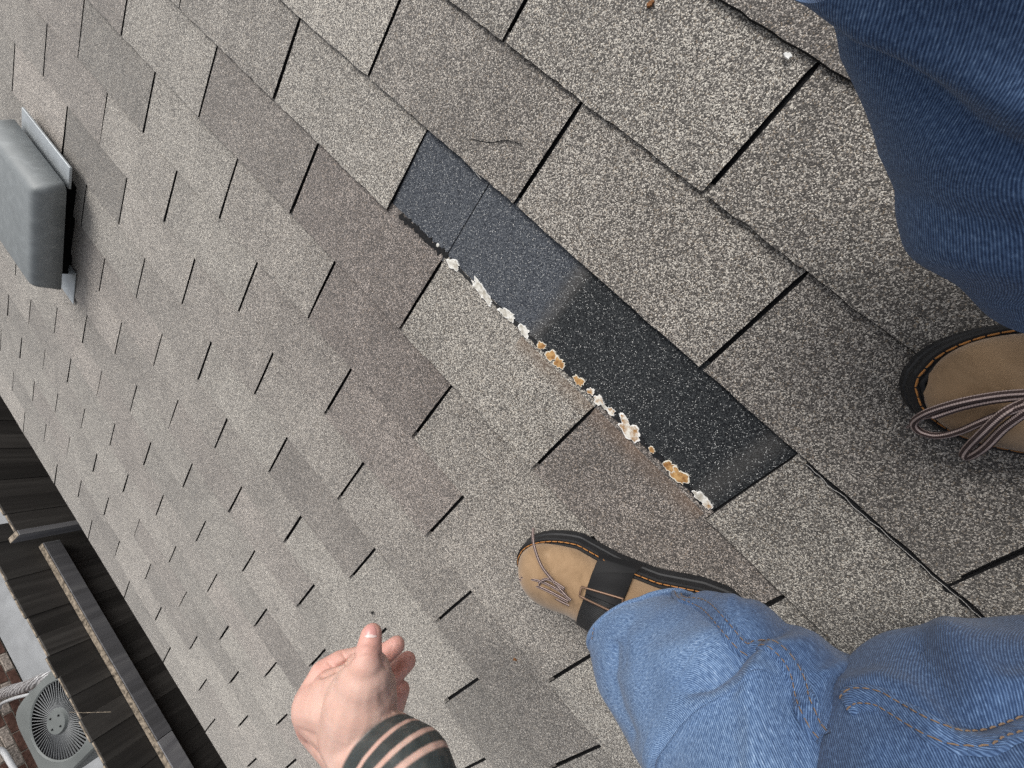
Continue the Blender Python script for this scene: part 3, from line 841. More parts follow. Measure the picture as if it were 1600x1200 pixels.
def creases(p, lst):
    """cloth creases surveyed in the photograph, worked into the surface as real valleys and ridges"""
    if p.z < .05: return 0
    x, y = 800+FPX*p.x/p.z, 600+FPX*p.y/p.z
    return sum(a*(math.exp(-(polyd(x, y, pl)/w)**2) if a > 0 else math.exp(-(polyd(x, y, pl)/w)**1.4)) for pl, a, w in lst)
CR_SHIN = [([(1222, 985), (1169, 1017), (1144, 1036), (1103, 1064), (1075, 1070)], -.0085, 15), ([(1180, 950), (1130, 985), (1085, 1010), (1040, 1020)], .0045, 24),
           ([(1260, 1015), (1205, 1012), (1180, 1035), (1165, 1090)], .0045, 20), ([(1236, 1085), (1232, 1140), (1240, 1215)], -.0065, 17),
           ([(1188, 1060), (1178, 1130), (1180, 1215)], .006, 20), ([(1340, 1040), (1290, 1062), (1268, 1100)], .005, 18),
           ([(1395, 1058), (1340, 1095), (1304, 1150), (1296, 1215)], -.009, 20), ([(960, 1010), (952, 1060), (968, 1110), (990, 1150)], -.0055, 11),
           ([(985, 1000), (985, 1060), (1000, 1120), (1020, 1200)], .004, 20), ([(1000, 935), (985, 980), (975, 1040)], -.003, 16), ([(1049, 905), (1090, 925), (1140, 950)], .0055, 13),
           ([(1075, 930), (1100, 965), (1130, 990)], -.004, 12)]
CR_THIGH = [([(1435, 1010), (1462, 1060), (1492, 1118), (1550, 1140), (1610, 1118)], -.0065, 24), ([(1480, 990), (1520, 1050), (1560, 1090), (1610, 1085)], .006, 26),
            ([(1330, 1085), (1380, 1075), (1420, 1090), (1470, 1135)], .006, 20), ([(1380, 1180), (1440, 1195), (1520, 1215)], -.006, 22)]
CR_R = [([(1270, 10), (1340, 75), (1430, 150), (1510, 205), (1610, 250)], -.0075, 34), ([(1250, -40), (1350, 20), (1450, 90), (1610, 170)], .006, 40),
        ([(1400, 300), (1480, 330), (1610, 360)], -.004, 40), ([(1430, 390), (1500, 400), (1600, 420)], .004, 30)]
def fold_shin(t, th, p):
    q = Vector((p.x*9, p.y*9, p.z*6))
    n1 = noise.noise(q*1.3)*.010
    n2 = noise.noise(Vector((q.x*2.2+q.y*1.6, q.y*.7-q.x*.5, 4)))*.0045
    rid = -abs(noise.noise(Vector((q.x*1.4+q.y*1.1, (q.y-q.x)*.55, 9))))*.010+.003
    hem = .0
    return (n1+n2+rid)*sm(0, .12, t)+creases(p, CR_SHIN)
def fade_shin(t, th, p):
    # worn pale along the front of the leg
    s = math.cos(th-math.pi*.80)
    return .28+.50*sm(.0, .95, s)+.10*sm(.12, 0, t)
legs = []
SHIN = [(914, 984, 1102, 970, .412), (922, 1034, 1142, 1004, .385), (948, 1104, 1226, 1040, .350), (988, 1184, 1325, 1082, .312), (1035, 1260, 1405, 1155, .275),
        (1110, 1400, 1470, 1310, .225), (1230, 1640, 1560, 1540, .175)]
legs.append(loft(SHIN, 230, NSEG, .92, fold_shin, fade_shin))
def fold_thigh(t, th, p):
    q = Vector((p.x*9, p.y*9, p.z*6))
    return noise.noise(q*1.2)*.008-abs(noise.noise(Vector((q.x*.8-q.y*1.2, q.y*1.6+q.x*1.1, 3))))*.010+.003+creases(p, CR_THIGH)
def fade_thigh(t, th, p): return .34
# thigh and bunched cloth behind the knee, roof-frame centre line and radius
def rtube(path, n, fold, fadef, nseg=NSEG):
    S = catmull(path, n); V = []; UV = []; FD = []; F = []
    P = [Vector(s[:3]) for s in S]; up = None; tl = 0
    for i in range(n):
        tg = (P[min(i+1, n-1)]-P[max(i-1, 0)]).normalized()
        if up is None: up = (Vector((0, 0, 1))-tg*tg.z).normalized()
        else: up = (up-tg*up.dot(tg)).normalized()
        s = tg.cross(up); r = S[i][3]
        if i: tl += (P[i]-P[i-1]).length
        for k in range(nseg):
            a = 2*math.pi*k/nseg; dv = up*math.cos(a)+s*math.sin(a)
            q = P[i]+dv*r
            c = RC @ (q-CC)
            q = q+dv*fold(i/(n-1), a, c)
            V.append(q); UV.append((a*r, tl)); FD.append(fadef(i/(n-1), a, c))
    for i in range(n-1):
        for k in range(nseg):
            k2 = (k+1) % nseg
            F.append((i*nseg+k, i*nseg+k2, (i+1)*nseg+k2, (i+1)*nseg+k))
    return V, F, UV, FD
K1 = (.742, -.105, .375, .080)
legs.append(rtube([(.735, -.118, .43, .02), (.738, -.112, .405, .068), K1, (.752, -.075, .27, .083), (.780, -.030, .190, .083), (.85, .03, .165, .095), (.95, .12, .17, .115), (1.05, .22, .19, .13)], 130, fold_thigh, fade_thigh))
def fold_r(t, th, p):
    q = Vector((p.x*9, p.y*9, p.z*6))
    return noise.noise(q*1.0)*.010-abs(noise.noise(Vector(((q.x+q.y)*.9, (q.y-q.x)*.35, 13))))*.008+.003+creases(p, CR_R)
def fade_r(t, th, p): return .47
RSH = [(1640, 492, 1930, 205, .225), (1600, 425, 1910, 150, .212), (1522, 335, 1880, 80, .198), (1484, 205, 1870, -10, .183), (1440, 80, 1860, -150, .168), (1392, -50, 1840, -310, .152), (1335, -210, 1810, -510, .135)]
legs.append(loft(RSH, 130, NSEG, .95, fold_r, fade_r))
kc = cam2roof(Vector(((1495-800)/FPX*.135, (-345-600)/FPX*.135, .135)))
legs.append(rtube([(kc.x+.03, kc.y+.20, kc.z+.15, .02), (kc.x+.04, kc.y+.20, kc.z+.145, .055), (kc.x+.08, kc.y+.22, kc.z+.13, .07), (.66, .55, .42, .075), (.84, .46, .31, .095), (1.0, .30, .22, .13), (1.08, .26, .19, .14)], 90, fold_r, fade_r))
# seat of the jeans
legs.append(rtube([(.98, .06, .16, .02), (1.0, .09, .165, .10), (1.06, .2, .19, .155), (1.07, .27, .19, .155), (1.03, .38, .165, .10), (1.02, .42, .16, .02)], 40, fold_thigh, fade_thigh, 64))
V = []; F = []; UV = []; FD = []
for v, f, u, d in legs:
    b0 = len(V); V += v; F += [tuple(i+b0 for i in q) for q in f]; UV += u; FD += d
me = bpy.data.meshes.new('jeans'); me.from_pydata([tuple(W(p)) for p in V], [], F); me.materials.append(M_DENIM)
uvl = me.uv_layers.new(name='cloth')
li = np.zeros(len(me.loops), int); me.loops.foreach_get('vertex_index', li)
UVa = np.array(UV); co = UVa[li]
uvl.data.foreach_set('uv', co.ravel())
# fix wrap seam in uv: last column jumps back to 0
for p in me.polygons:
    us = [uvl.data[k].uv[0] for k in p.loop_indices]
    if max(us)-min(us) > .2:
        per = max(us)*NSEG/(NSEG-1)
        for k in p.loop_indices:
            if uvl.data[k].uv[0] < .1: uvl.data[k].uv[0] += per
a = me.attributes.new('fade', 'FLOAT', 'POINT'); a.data.foreach_set('value', FD)
me.polygons.foreach_set('use_smooth', [True]*len(me.polygons)); me.update()
JEANS = bpy.data.objects.new('jeans', me); COL.objects.link(JEANS); JEANS.parent = PERSON
bvh = BVHTree.FromPolygons([tuple(p) for p in V], F)      # roof frame
def hit(px, py, tree=None):
    d = (RCT @ Vector(((px-800)/FPX, (py-600)/FPX, 1.0))).normalized()
    l, n, i, dist = (tree or bvh).ray_cast(CC, d)
    if l is None: return None, None
    if n.dot(d) > 0: n = -n
    return l, n
# felled seam band and its two rows of stitching
def surf_path(pts, n):
    out = []
    for x, y in catmull(pts, n):
        l, nn = hit(x, y)
        if l is not None: out.append((l, nn))
    sm_ = []
    for i in range(len(out)):
        a, b = max(0, i-6), min(len(out), i+7)
        l = Vector((0, 0, 0)); nn = Vector((0, 0, 0))
        for q in out[a:b]: l += q[0]; nn += q[1]
        sm_.append((l/(b-a)+nn.normalized()*.0004, nn.normalized()))
    return sm_
def stitch_row(path, off, name='stitching', dash=.0034, gap=.0013, r=.00042, col=None, lift=.0006):
    V = []; F = []; acc = 0; cur = []
    for i in range(len(path)-1):
        l, nn = path[i]; l2, n2 = path[i+1]
        t = (l2-l)
        if t.length > .02 or t.length < 1e-6: continue
        s = nn.cross(t.normalized())
        q = l+s*off+nn*lift
        cur.append(q); acc += t.length
        if acc > dash and len(cur) >= 2:
            v, f = tube([cur[0], (cur[0]+cur[-1])/2+nn*.0003, cur[-1]], [r*.7, r, r*.7], 5)
            b0 = len(V); V += v; F += [tuple(k+b0 for k in z) for z in f]
            cur = []; acc = -gap
        elif acc < 0: cur = []
    me = bpy.data.meshes.new(name); me.from_pydata([tuple(W(p)) for p in V], [], F); me.materials.append(col or M_THREAD); me.update()
    o = bpy.data.objects.new(name, me); COL.objects.link(o); o.parent = JEANS; o['kind'] = 'stuff'
    return o
def band(path, w, lift=.0011):
    V = []; F = []; k = 0; U = []
    tl = 0
    for i in range(len(path)-1):
        l, nn = path[i]; l2, n2 = path[i+1]; t = l2-l
        if t.length < 1e-6: continue
        s = nn.cross(t.normalized()); tl += t.length
        for o_, h in ((-w/2-.001, -.0006), (-w/2, lift), (0, lift*1.15), (w/2, lift), (w/2+.001, -.0006)):
            V.append(l+s*o_+nn*h); U.append((o_, tl))
        if k and t.length < .02:
            b0 = (k-1)*5
            for q in range(4): F.append((b0+q, b0+q+1, b0+q+6, b0+q+5))
        k += 1
    me = bpy.data.meshes.new('felled_seam'); me.from_pydata([tuple(W(p)) for p in V], [], F); me.materials.append(M_DENIM)
    uvl = me.uv_layers.new(name='cloth')
    for lp in me.loops: uvl.data[lp.index].uv = U[lp.vertex_index]
    a = me.attributes.new('fade', 'FLOAT', 'POINT'); a.data.foreach_set('value', [.42]*len(V))
    me.polygons.foreach_set('use_smooth', [True]*len(me.polygons)); me.update()
    o = bpy.data.objects.new('felled_seam', me); COL.objects.link(o); o.parent = JEANS
SEAM1 = [(1052, 914), (1064, 936), (1100, 946), (1128, 973), (1152, 1005), (1170, 1017), (1188, 1010), (1207, 1010), (1234, 1037), (1254, 1084), (1268, 1130), (1290, 1156)]
SEAM2 = [(1322, 1104), (1337, 1090), (1375, 1094), (1412, 1116), (1469, 1146), (1525, 1160), (1590, 1143), (1660, 1118)]
for sp in (SEAM1, SEAM2):
    pth = surf_path(sp, 260)
    band(pth, .0125)
    stitch_row(pth, -.0040, lift=.0016); stitch_row(pth, .0040, lift=.0016)
# hem of the left leg: rolled edge with stitching
def ringpath(leg, ring, nseg, n0=0):
    return [leg[0][ring*nseg+k] for k in range(nseg)]+[leg[0][ring*nseg]]
rp = ringpath(legs[0], 0, NSEG)
V, F = tube(rp, .0028, 8, cap=False)
me = bpy.data.meshes.new('hem'); me.from_pydata([tuple(W(p)) for p in V], [], F); me.materials.append(M_DENIM)
uvl = me.uv_layers.new(name='cloth')
for lp in me.loops: uvl.data[lp.index].uv = ((lp.vertex_index % 8)*.002, (lp.vertex_index//8)*.004)
a = me.attributes.new('fade', 'FLOAT', 'POINT'); a.data.foreach_set('value', [.75]*len(V))
me.polygons.foreach_set('use_smooth', [True]*len(me.polygons)); me.update()
o = bpy.data.objects.new('hem', me); COL.objects.link(o); o.parent = JEANS
HEMP = [(921, 992), (928, 962), (950, 935), (985, 918), (1020, 913), (1052, 910)]
stitch_row(surf_path([(x+5, y+10) for x, y in HEMP], 120), 0, lift=.0008)

# ------------------------------------------------------------------ shoes
def nubuck(name):
    m, nt, b = newmat(name)
    tc = N(nt, 'ShaderNodeTexCoord')
    nz = N(nt, 'ShaderNodeTexNoise'); nz.inputs['Scale'].default_value = 26; nz.inputs['Detail'].default_value = 7; nz.inputs['Roughness'].default_value = .68; nz.inputs['Distortion'].default_value = .8
    L(nt, tc.outputs['Object'], nz.inputs['Vector'])
    c = ramp(nt, nz.outputs['Fac'], [(.25, (.15, .094, .050)), (.40, (.26, .168, .094)), (.6, (.325, .215, .125)), (.78, (.43, .305, .195))])
    nz2 = N(nt, 'ShaderNodeTexNoise'); nz2.inputs['Scale'].default_value = 700; nz2.inputs['Detail'].default_value = 2
    L(nt, tc.outputs['Object'], nz2.inputs['Vector'])
    c = mixc(nt, mathn(nt, 'MULTIPLY', mathn(nt, 'SUBTRACT', nz2.outputs['Fac'], .4), .5, True), c, (.42, .29, .17))
    L(nt, c, b.inputs['Base Color']); b.inputs['Roughness'].default_value = .85; b.inputs['Specular IOR Level'].default_value = .18
    if 'Sheen Weight' in b.inputs: b.inputs['Sheen Weight'].default_value = .25
    bump(nt, b, mathn(nt, 'ADD', nz.outputs['Fac'], mathn(nt, 'MULTIPLY', nz2.outputs['Fac'], .15)), .25, .0015)
    return m
M_NUB = nubuck('tan_nubuck')
M_RUB = simple('black_rubber', (.014, .0145, .016), .55, .35, nscale=40, namp=.2, bscale=300, bstr=.15)
M_WELT = simple('black_welt', (.016, .016, .017), .7, .25)
M_OTH = simple('orange_thread', (.42, .19, .06), .7, .2)
def webbing(name):
    m, nt, b = newmat(name)
    uv = N(nt, 'ShaderNodeUVMap'); uv.uv_map = 'cloth'
    sx = N(nt, 'ShaderNodeSeparateXYZ'); L(nt, uv.outputs[0], sx.inputs[0])
    w1 = mathn(nt, 'ADD', mathn(nt, 'MULTIPLY', mathn(nt, 'SINE', mathn(nt, 'MULTIPLY', sx.outputs[1], 2*math.pi/.0021)), .5), .5)
    L(nt, ramp(nt, w1, [(0, (.006, .006, .007)), (1, (.022, .023, .025))]), b.inputs['Base Color'])
    b.inputs['Roughness'].default_value = .7; bump(nt, b, w1, .6, .0008)
    return m
M_WEB = webbing('black_webbing')
def lacemat():
    m, nt, b = newmat('striped_lace')
    uv = N(nt, 'ShaderNodeUVMap'); uv.uv_map = 'cloth'
    sx = N(nt, 'ShaderNodeSeparateXYZ'); L(nt, uv.outputs[0], sx.inputs[0])
    st = mathn(nt, 'SINE', mathn(nt, 'MULTIPLY', sx.outputs[0], 2*math.pi*5))
    c = mixc(nt, mathn(nt, 'GREATER_THAN', st, .35), (.050, .030, .028), (.46, .36, .33))
    L(nt, c, b.inputs['Base Color']); b.inputs['Roughness'].default_value = .85
    br = mathn(nt, 'SINE', mathn(nt, 'ADD', mathn(nt, 'MULTIPLY', sx.outputs[1], 2*math.pi/.0016), mathn(nt, 'MULTIPLY', sx.outputs[0], 20)))
    bump(nt, b, br, .4, .0005)
    return m
M_LACE = lacemat()
def uvtube(name, pts, r, mat, parent, seg=10, n=60):
    P = [Vector(p) for p in catmull(pts, n)]
    V, F = tube(P, r, seg)
    me = bpy.data.meshes.new(name); me.from_pydata([tuple(W(p)) for p in V], [], F); me.materials.append(mat)
    uvl = me.uv_layers.new(name='cloth'); tl = [0]
    for i in range(1, n): tl.append(tl[-1]+(P[i]-P[i-1]).length)
    for p in me.polygons:
        ks = [me.loops[k].vertex_index for k in p.loop_indices]
        if len(ks) != 4: continue
        wrap = max(v % seg for v in ks)-min(v % seg for v in ks) > 2
        for k in p.loop_indices:
            v = me.loops[k].vertex_index; c_ = v % seg
            if wrap and c_ == 0: c_ = seg
            uvl.data[k].uv = (c_/seg, tl[v//seg])
    me.polygons.foreach_set('use_smooth', [True]*len(me.polygons)); me.update()
    o = bpy.data.objects.new(name, me); COL.objects.link(o); o.parent = parent
    return o
# shoe in its own frame: x from heel (0) to toe (0.29), y positive to the wearer's left, z up from the roof
SL = .292
def half_widths(x, outer):
    """sole half width at x; outer side of the foot is fuller at mid-length"""
    pts_o = [(0, .004), (.006, .020), (.02, .031), (.05, .036), (.10, .0375), (.15, .045), (.20, .0525), (.235, .053), (.262, .047), (.279, .035), (.288, .021), (.292, .006)]
    pts_i = [(0, .004), (.006, .020), (.02, .031), (.05, .0345), (.10, .029), (.15, .035), (.20, .050), (.235, .053), (.262, .046), (.279, .034), (.288, .020), (.292, .006)]
    P = pts_o if outer else pts_i
    if x > .2: return (.0525 if outer else .0505)*max(0, 1-(min(1, (x-.2)/.092))**2.35)**.5+.0008
    for (a, b), (c, d) in zip(P, P[1:]):
        if x <= c: return b+(d-b)*(x-a)/(c-a)
    return P[-1][1]
def upper_top(x):
    P = [(0, .088), (.03, .098), (.07, .102), (.11, .105), (.14, .100), (.17, .088), (.20, .076), (.23, .067), (.255, .060), (.275, .050), (.286, .038), (.292, .026)]
    for (a, b), (c, d) in zip(P, P[1:]):
        if x <= c: return b+(d-b)*(x-a)/(c-a)
    return P[-1][1]
def smoothed(f, x, w=.008): return sum(f(min(max(x+k*w/2, 0), SL)) for k in (-2, -1, 0, 1, 2))/5
def make_shoe(name_parent, toe, heel, leftfoot, lift=.0065):
    t = Vector(toe); h = Vector(heel); fx = (t-h); fx.z = 0; fx.normalize(); fy = Vector((-fx.y, fx.x, 0))
    org = t-fx*SL; org.z = lift
    so = 1 if leftfoot else -1        # y>0 is the outer side for a left foot
    def T(x, y, z): return org+fx*x+fy*y+Vector((0, 0, z))
    shoe = bpy.data.objects.new('shoe', None); COL.objects.link(shoe); shoe.parent = PERSON; shoe.empty_display_size = .05
    N_ = 110
    xs = [SL*(0.5-0.5*math.cos(math.pi*i/(N_-1))) for i in range(N_)]
    def outline(grow):
        up_ = [(x, smoothed(lambda q: half_widths(q, so > 0), x, .003)+grow) for x in xs]
        dn = [(x, -(smoothed(lambda q: half_widths(q, so < 0), x, .003)+grow)) for x in xs]
        o = []
        for x, y in up_: o.append((x, y))
        for x, y in reversed(dn): o.append((x, y))
        # push ends out by grow
        return [((x-SL/2)*(1+grow*2/SL)+SL/2, y) for x, y in o]
    # sole: stacked outlines with a groove
    prof = [(-.001, 0.0), (.001, .004), (.0012, .013), (-.0004, .0145), (-.0004, .016), (.0012, .0175), (.0016, .026), (.0005, .0285)]
    V = []; F = []
    m_ = 2*N_
    for g_, z in prof:
        for x, y in outline(g_):
            toe_spring = .006*sm(.2, .292, x)
            zz = z+toe_spring*(1.0)
            V.append(T(x, y, zz))
    for i in range(len(prof)-1):
        for k in range(m_): F.append((i*m_+k, i*m_+(k+1) % m_, (i+1)*m_+(k+1) % m_, (i+1)*m_+k))
    F.append(tuple(reversed(range(m_))))
    b_ = (len(prof)-1)*m_
    for k in range(N_-1): F.append((b_+k, b_+k+1, b_+m_-2-k, b_+m_-1-k))
    me = bpy.data.meshes.new('sole'); me.from_pydata([tuple(W(p)) for p in V], [], F); me.materials.append(M_RUB); me.update()
    sole = bpy.data.objects.new('sole', me); COL.objects.link(sole); sole.parent = shoe
    # welt bead against the upper
    ol = outline(-.0050)
    P = [T(x, y, .0305+.006*sm(.2, .292, x)) for x, y in ol]; P.append(P[0])
    V, F = tube(P, .0024, 6, cap=False)
    me = bpy.data.meshes.new('welt'); me.from_pydata([tuple(W(p)) for p in V], [], F); me.materials.append(M_WELT)
    me.polygons.foreach_set('use_smooth', [True]*len(me.polygons)); me.update()
    o = bpy.data.objects.new('welt', me); COL.objects.link(o); o.parent = shoe
    # welt stitching
    ol = outline(-.0014); P = [T(x, y, .0292+.006*sm(.2, .292, x)) for x, y in ol]; P.append(P[0])
    V = []; F = []; acc = 0; cur = [P[0]]
    fine = []
    for a, b in zip(P, P[1:]):
        k = max(1, int((b-a).length/.0006))
        for q in range(k): fine.append(a.lerp(b, q/k))
    seg_len = .0068; g_len = .0016; start = None; dist = 0
    for a, b in zip(fine, fine[1:]):
        if start is None: start = a
        dist += (b-a).length
        if dist >= seg_len:
            v, f = tube([start, (start+b)/2+Vector((0, 0, .0003)), b], [.0006, .0008, .0006], 5)
            b0 = len(V); V += v; F += [tuple(z+b0 for z in q) for q in f]
            start = None; dist = -g_len
        elif dist < 0: start = None
    me = bpy.data.meshes.new('welt_stitching'); me.from_pydata([tuple(W(p)) for p in V], [], F); me.materials.append(M_OTH); me.update()
    o = bpy.data.objects.new('welt_stitching', me); COL.objects.link(o); o.parent = shoe; o['kind'] = 'stuff'
    # upper: domed loft on the sole outline
    V = []; F = []; M_ = 40; NX = 70
    xs2 = [.004+(SL-.0102)*(0.5-0.5*math.cos(math.pi*i/(NX-1))) for i in range(NX)]
    for i, x in enumerate(xs2):
        xq = x if x < .2 else .2+(x-.2)*(.092/(.092-.0062)); ins = .0062*(1-sm(.21, .287, x))
        wo_ = smoothed(lambda q: half_widths(q, so > 0), xq, .002)-ins; wi_ = smoothed(lambda q: half_widths(q, so < 0), xq, .002)-ins
        wo_ = max(wo_, .0012); wi_ = max(wi_, .0012)
        top = smoothed(upper_top, x, .012); z0 = .0288+.006*sm(.2, .292, x)
        H = max(top-z0, .004)
        if x > .215: H = max(.0015, (upper_top(.215)-.027)*max(0, 1-((x-.215)/(SL-.0058-.215))**3.0)**.5)
        e = 2.6-.5*sm(.12, .2, x)
        for k in range(M_+1):
            a = math.pi*k/M_
            cx, sx_ = math.cos(a), math.sin(a)
            ww = (wo_ if cx > 0 else wi_)
            y = math.copysign(abs(cx)**(2/e), cx)*ww
            z = z0+H*abs(sx_)**(2/e)
            bulge = .0035*math.sin(min(1, (z-z0)/max(H, .001))*math.pi)*sm(.0, .03, x)
            y += math.copysign(bulge, cx) if abs(cx) > .05 else 0
            cr = .0011*noise.noise(Vector((x*70, y*30, 2.0+so)))*sm(.27, .2, x)*sm(.1, .14, x)
            V.append(T(x, y, z+cr))
    w = M_+1
    for i in range(NX-1):
        for k in range(M_): F.append((i*w+k, i*w+k+1, (i+1)*w+k+1, (i+1)*w+k))
    me = bpy.data.meshes.new('upper'); me.from_pydata([tuple(W(p)) for p in V], [], F); me.materials.append(M_NUB)
    me.polygons.foreach_set('use_smooth', [True]*len(me.polygons)); me.update()
    up_o = bpy.data.objects.new('upper', me); COL.objects.link(up_o); up_o.parent = shoe
    tree = BVHTree.FromPolygons([tuple(p) for p in V], F)
    def over(x, y, dz=.001):
        """point on the upper straight below"""
        o = T(x, y, .3); l, n, i, d = tree.ray_cast(o, Vector((0, 0, -1)))
        if l is None: return T(x, y, .03), Vector((0, 0, 1))
        if n.z < 0: n = -n
        return l+n*dz, n
    return shoe, T, over, tree
toeL, heelL = onroof(826, 852), onroof(1152, 948)
shoeL, TL, overL, treeL = make_shoe('left', toeL, heelL, True)
shoeL['label'] = 'tan shoe with black webbing strap across the instep'
toeR = onroof(1397, 584); dirR = (onroof(1397, 584)-onroof(1620, 604)).normalized()
shoeR, TR, overR, treeR = make_shoe('right', toeR, toeR-dirR*.29, False)
shoeR['label'] = 'tan shoe with long lace loops hanging over its side'

# strap on the left shoe: webbing over the instep, buckle and leather tab on the inner side
def strap(over, T, x_of, half_of, thick=.0022, width=.041):
    V = []; U = []; n = 44; F = []
    tl = 0; prev = None
    for i in range(n):
        s = -1+2*i/(n-1)
        row = []
        for e in (-.5, .5):
            x = x_of(s)+e*width
            wy = half_of(s)
            l, nn = over(x, wy)
            row.append((l+nn*thick*.4, l+nn*thick))
        mid = (row[0][1]+row[1][1])/2
        if prev is not None: tl += (mid-prev).length
        prev = mid
        for q in (row[0][0], row[0][1], row[1][1], row[1][0]): V.append(q)
        U += [(0, tl), (0.002, tl), (width, tl), (width, tl)]
    for i in range(n-1):
        for k in range(3): F.append((i*4+k, i*4+k+1, i*4+k+5, i*4+k+4))
    me = bpy.data.meshes.new('strap'); me.from_pydata([tuple(W(p)) for p in V], [], F); me.materials.append(M_WEB)
    uvl = me.uv_layers.new(name='cloth')
    for lp in me.loops: uvl.data[lp.index].uv = (U[lp.vertex_index][0], U[lp.vertex_index][1])
    me.polygons.foreach_set('use_smooth', [True]*len(me.polygons)); me.update()
    return me
me = strap(overL, TL, lambda s: .164+.010*s, lambda s: .040*s+.010)
o = bpy.data.objects.new('strap', me); COL.objects.link(o); o.parent = shoeL
# leather tab and rectangular buckle near the inner (y<0) edge
def surfL(x, y, dz): return overL(x, y, dz)[0]
V = []; F = []
for i in range(9):
    y = -.022-.026*i/8
    xc = .156-.010*i/8
    for e, dz in ((-.021, .003), (-.020, .0062), (.020, .0062), (.021, .003)):
        V.append(surfL(xc+e*(1+.35*i/8), y, dz))
for i in range(8):
    for k in range(3): F.append((i*4+k, i*4+k+1, i*4+k+5, i*4+k+4))
mesh('strap_tab', [W(p) for p in V], F, M_WELT, shoeL, True)
M_BUCK = simple('dull_brass', (.20, .125, .085), .4, .5, metal=.6)
q = [surfL(.157-.024, -.018, .007), surfL(.157+.024, -.018, .007), surfL(.157+.024, -.0255, .0075), surfL(.157-.024, -.0255, .0075)]
P = []
for a, b in zip(q, q[1:]+q[:1]):
    for k in range(6): P.append(a.lerp(b, k/6))
P.append(P[0])
V, F = tube(P, .0014, 6, cap=False)
mesh('buckle', [W(p) for p in V], F, M_BUCK, shoeL, True)

# laces: photo points put down on the shoe, with a height above the roof
def lace(pts, shoe, r=.0021, n=70):
    return uvtube('lace', [tuple(onroof(x, y, h)) for x, y, h in pts], r, M_LACE, shoe, 10, n)
lace([(833, 826, .058), (834, 850, .078), (845, 882, .086), (862, 905, .088), (884, 930, .09)], shoeL, .0019)
lace([(812, 905, .070), (835, 914, .078), (858, 924, .084), (888, 940, .088)], shoeL, .0019)
lace([(815, 902, .072), (846, 909, .082), (872, 922, .088), (892, 938, .092)], shoeL, .0017)
lace([(890, 946, .082), (862, 931, .078), (843, 914, .080), (856, 905, .086), (882, 920, .092)], shoeL, .0018)
lace([(1418, 668, .045), (1436, 656, .062), (1458, 651, .072)], shoeR, .0011)
lace([(1458, 651, .072), (1500, 637, .083), (1550, 626, .092), (1605, 620, .100)], shoeR, .0028)
lace([(1612, 613, .104), (1560, 617, .097), (1500, 628, .089), (1450, 644, .073), (1428, 660, .055), (1437, 674, .052), (1465, 681, .058), (1500, 674, .072), (1545, 655, .092), (1606, 632, .108)], shoeR, .0028, 110)
lace([(1610, 624, .100), (1570, 644, .102), (1535, 676, .088), (1512, 700, .068), (1506, 712, .060), (1516, 713, .062), (1540, 698, .078), (1570, 668, .094), (1608, 640, .108)], shoeR, .0028, 110)
# dark eyelet flap where the laces leave the right shoe
l = onroof(1596, 600, .095)

# sock band between strap and hem
M_SOCK = simple('dark_patterned_sock', (.05, .035, .035), .9, .1, nscale=160, namp=.9)
P = []
V, F = tube([TL(.075, .0, .075), TL(.088, .002, .10), TL(.085, .002, .16)], [.038, .038, .040], 24)
mesh('sock', [W(p) for p in V], F, M_SOCK, PERSON, True)
V, F = tube([TR(.075, .0, .075), TR(.088, -.002, .10), TR(.085, -.002, .16)], [.038, .038, .040], 24)
mesh('sock', [W(p) for p in V], F, M_SOCK, PERSON, True)

# ------------------------------------------------------------------ body: left arm and hand, trunk, head, right arm (one continuous mesh)
def cr(cx, cy, r, d):
    """crop-measured hand point -> roof frame point and radius"""
    px, py = 420+cx/4.615, 940+cy/4.615
    return view(px, py, d), r/4.615*d/FPX
caps = []
def chain(pts):
    for a, b in zip(pts, pts[1:]): caps.append((a, b))
ELB = (Vector((.735, -.315, .415)), .043)
WR = cr(700, 1035, 250, .342)
FA1 = cr(1010, 1300, 325, .305)
chain([WR, FA1, ((FA1[0]+ELB[0])/2, .043), ELB])
# palm block
chain([WR, cr(610, 900, 235, .348)])
chain([cr(610, 900, 235, .348), cr(660, 720, 255, .345)])
chain([cr(760, 620, 150, .350), cr(780, 760, 145, .355)])
chain([cr(660, 740, 255, .345), cr(690, 560, 190, .340)])
chain([cr(600, 900, 215, .356), cr(330, 760, 150, .372)])
chain([cr(640, 760, 215, .350), cr(330, 740, 150, .368)])
chain([cr(340, 740, 160, .370), cr(350, 850, 140, .392)])
chain([cr(350, 850, 140, .390), cr(430, 960, 135, .392), cr(610, 1060, 190, .365)])
chain([cr(420, 960, 140, .392), cr(290, 960, 60, .398)])
chain([cr(430, 640, 130, .366), cr(640, 600, 150, .350)])
# thumb
chain([cr(665, 560, 165, .338), cr(700, 455, 122, .336), cr(720, 350, 94, .338), cr(730, 290, 84, .339), cr(738, 240, 76, .341)])
# index
chain([cr(320, 700, 130, .374), cr(385, 520, 90, .384), cr(500, 437, 74, .390), cr(690, 392, 70, .396), cr(838, 380, 74, .398), cr(914, 320, 66, .398)])
# middle
chain([cr(380, 830, 120, .398), cr(560, 640, 82, .425), cr(760, 615, 80, .424), cr(885, 540, 74, .420), cr(992, 435, 68, .418)])
# ring
chain([cr(400, 900, 110, .402), cr(560, 780, 74, .440), cr(700, 760, 70, .436), cr(800, 720, 60, .432)])
# little
chain([cr(450, 970, 105, .400), cr(640, 900, 70, .425), cr(800, 850, 66, .424), cr(915, 765, 64, .418), cr(956, 640, 60, .416)])
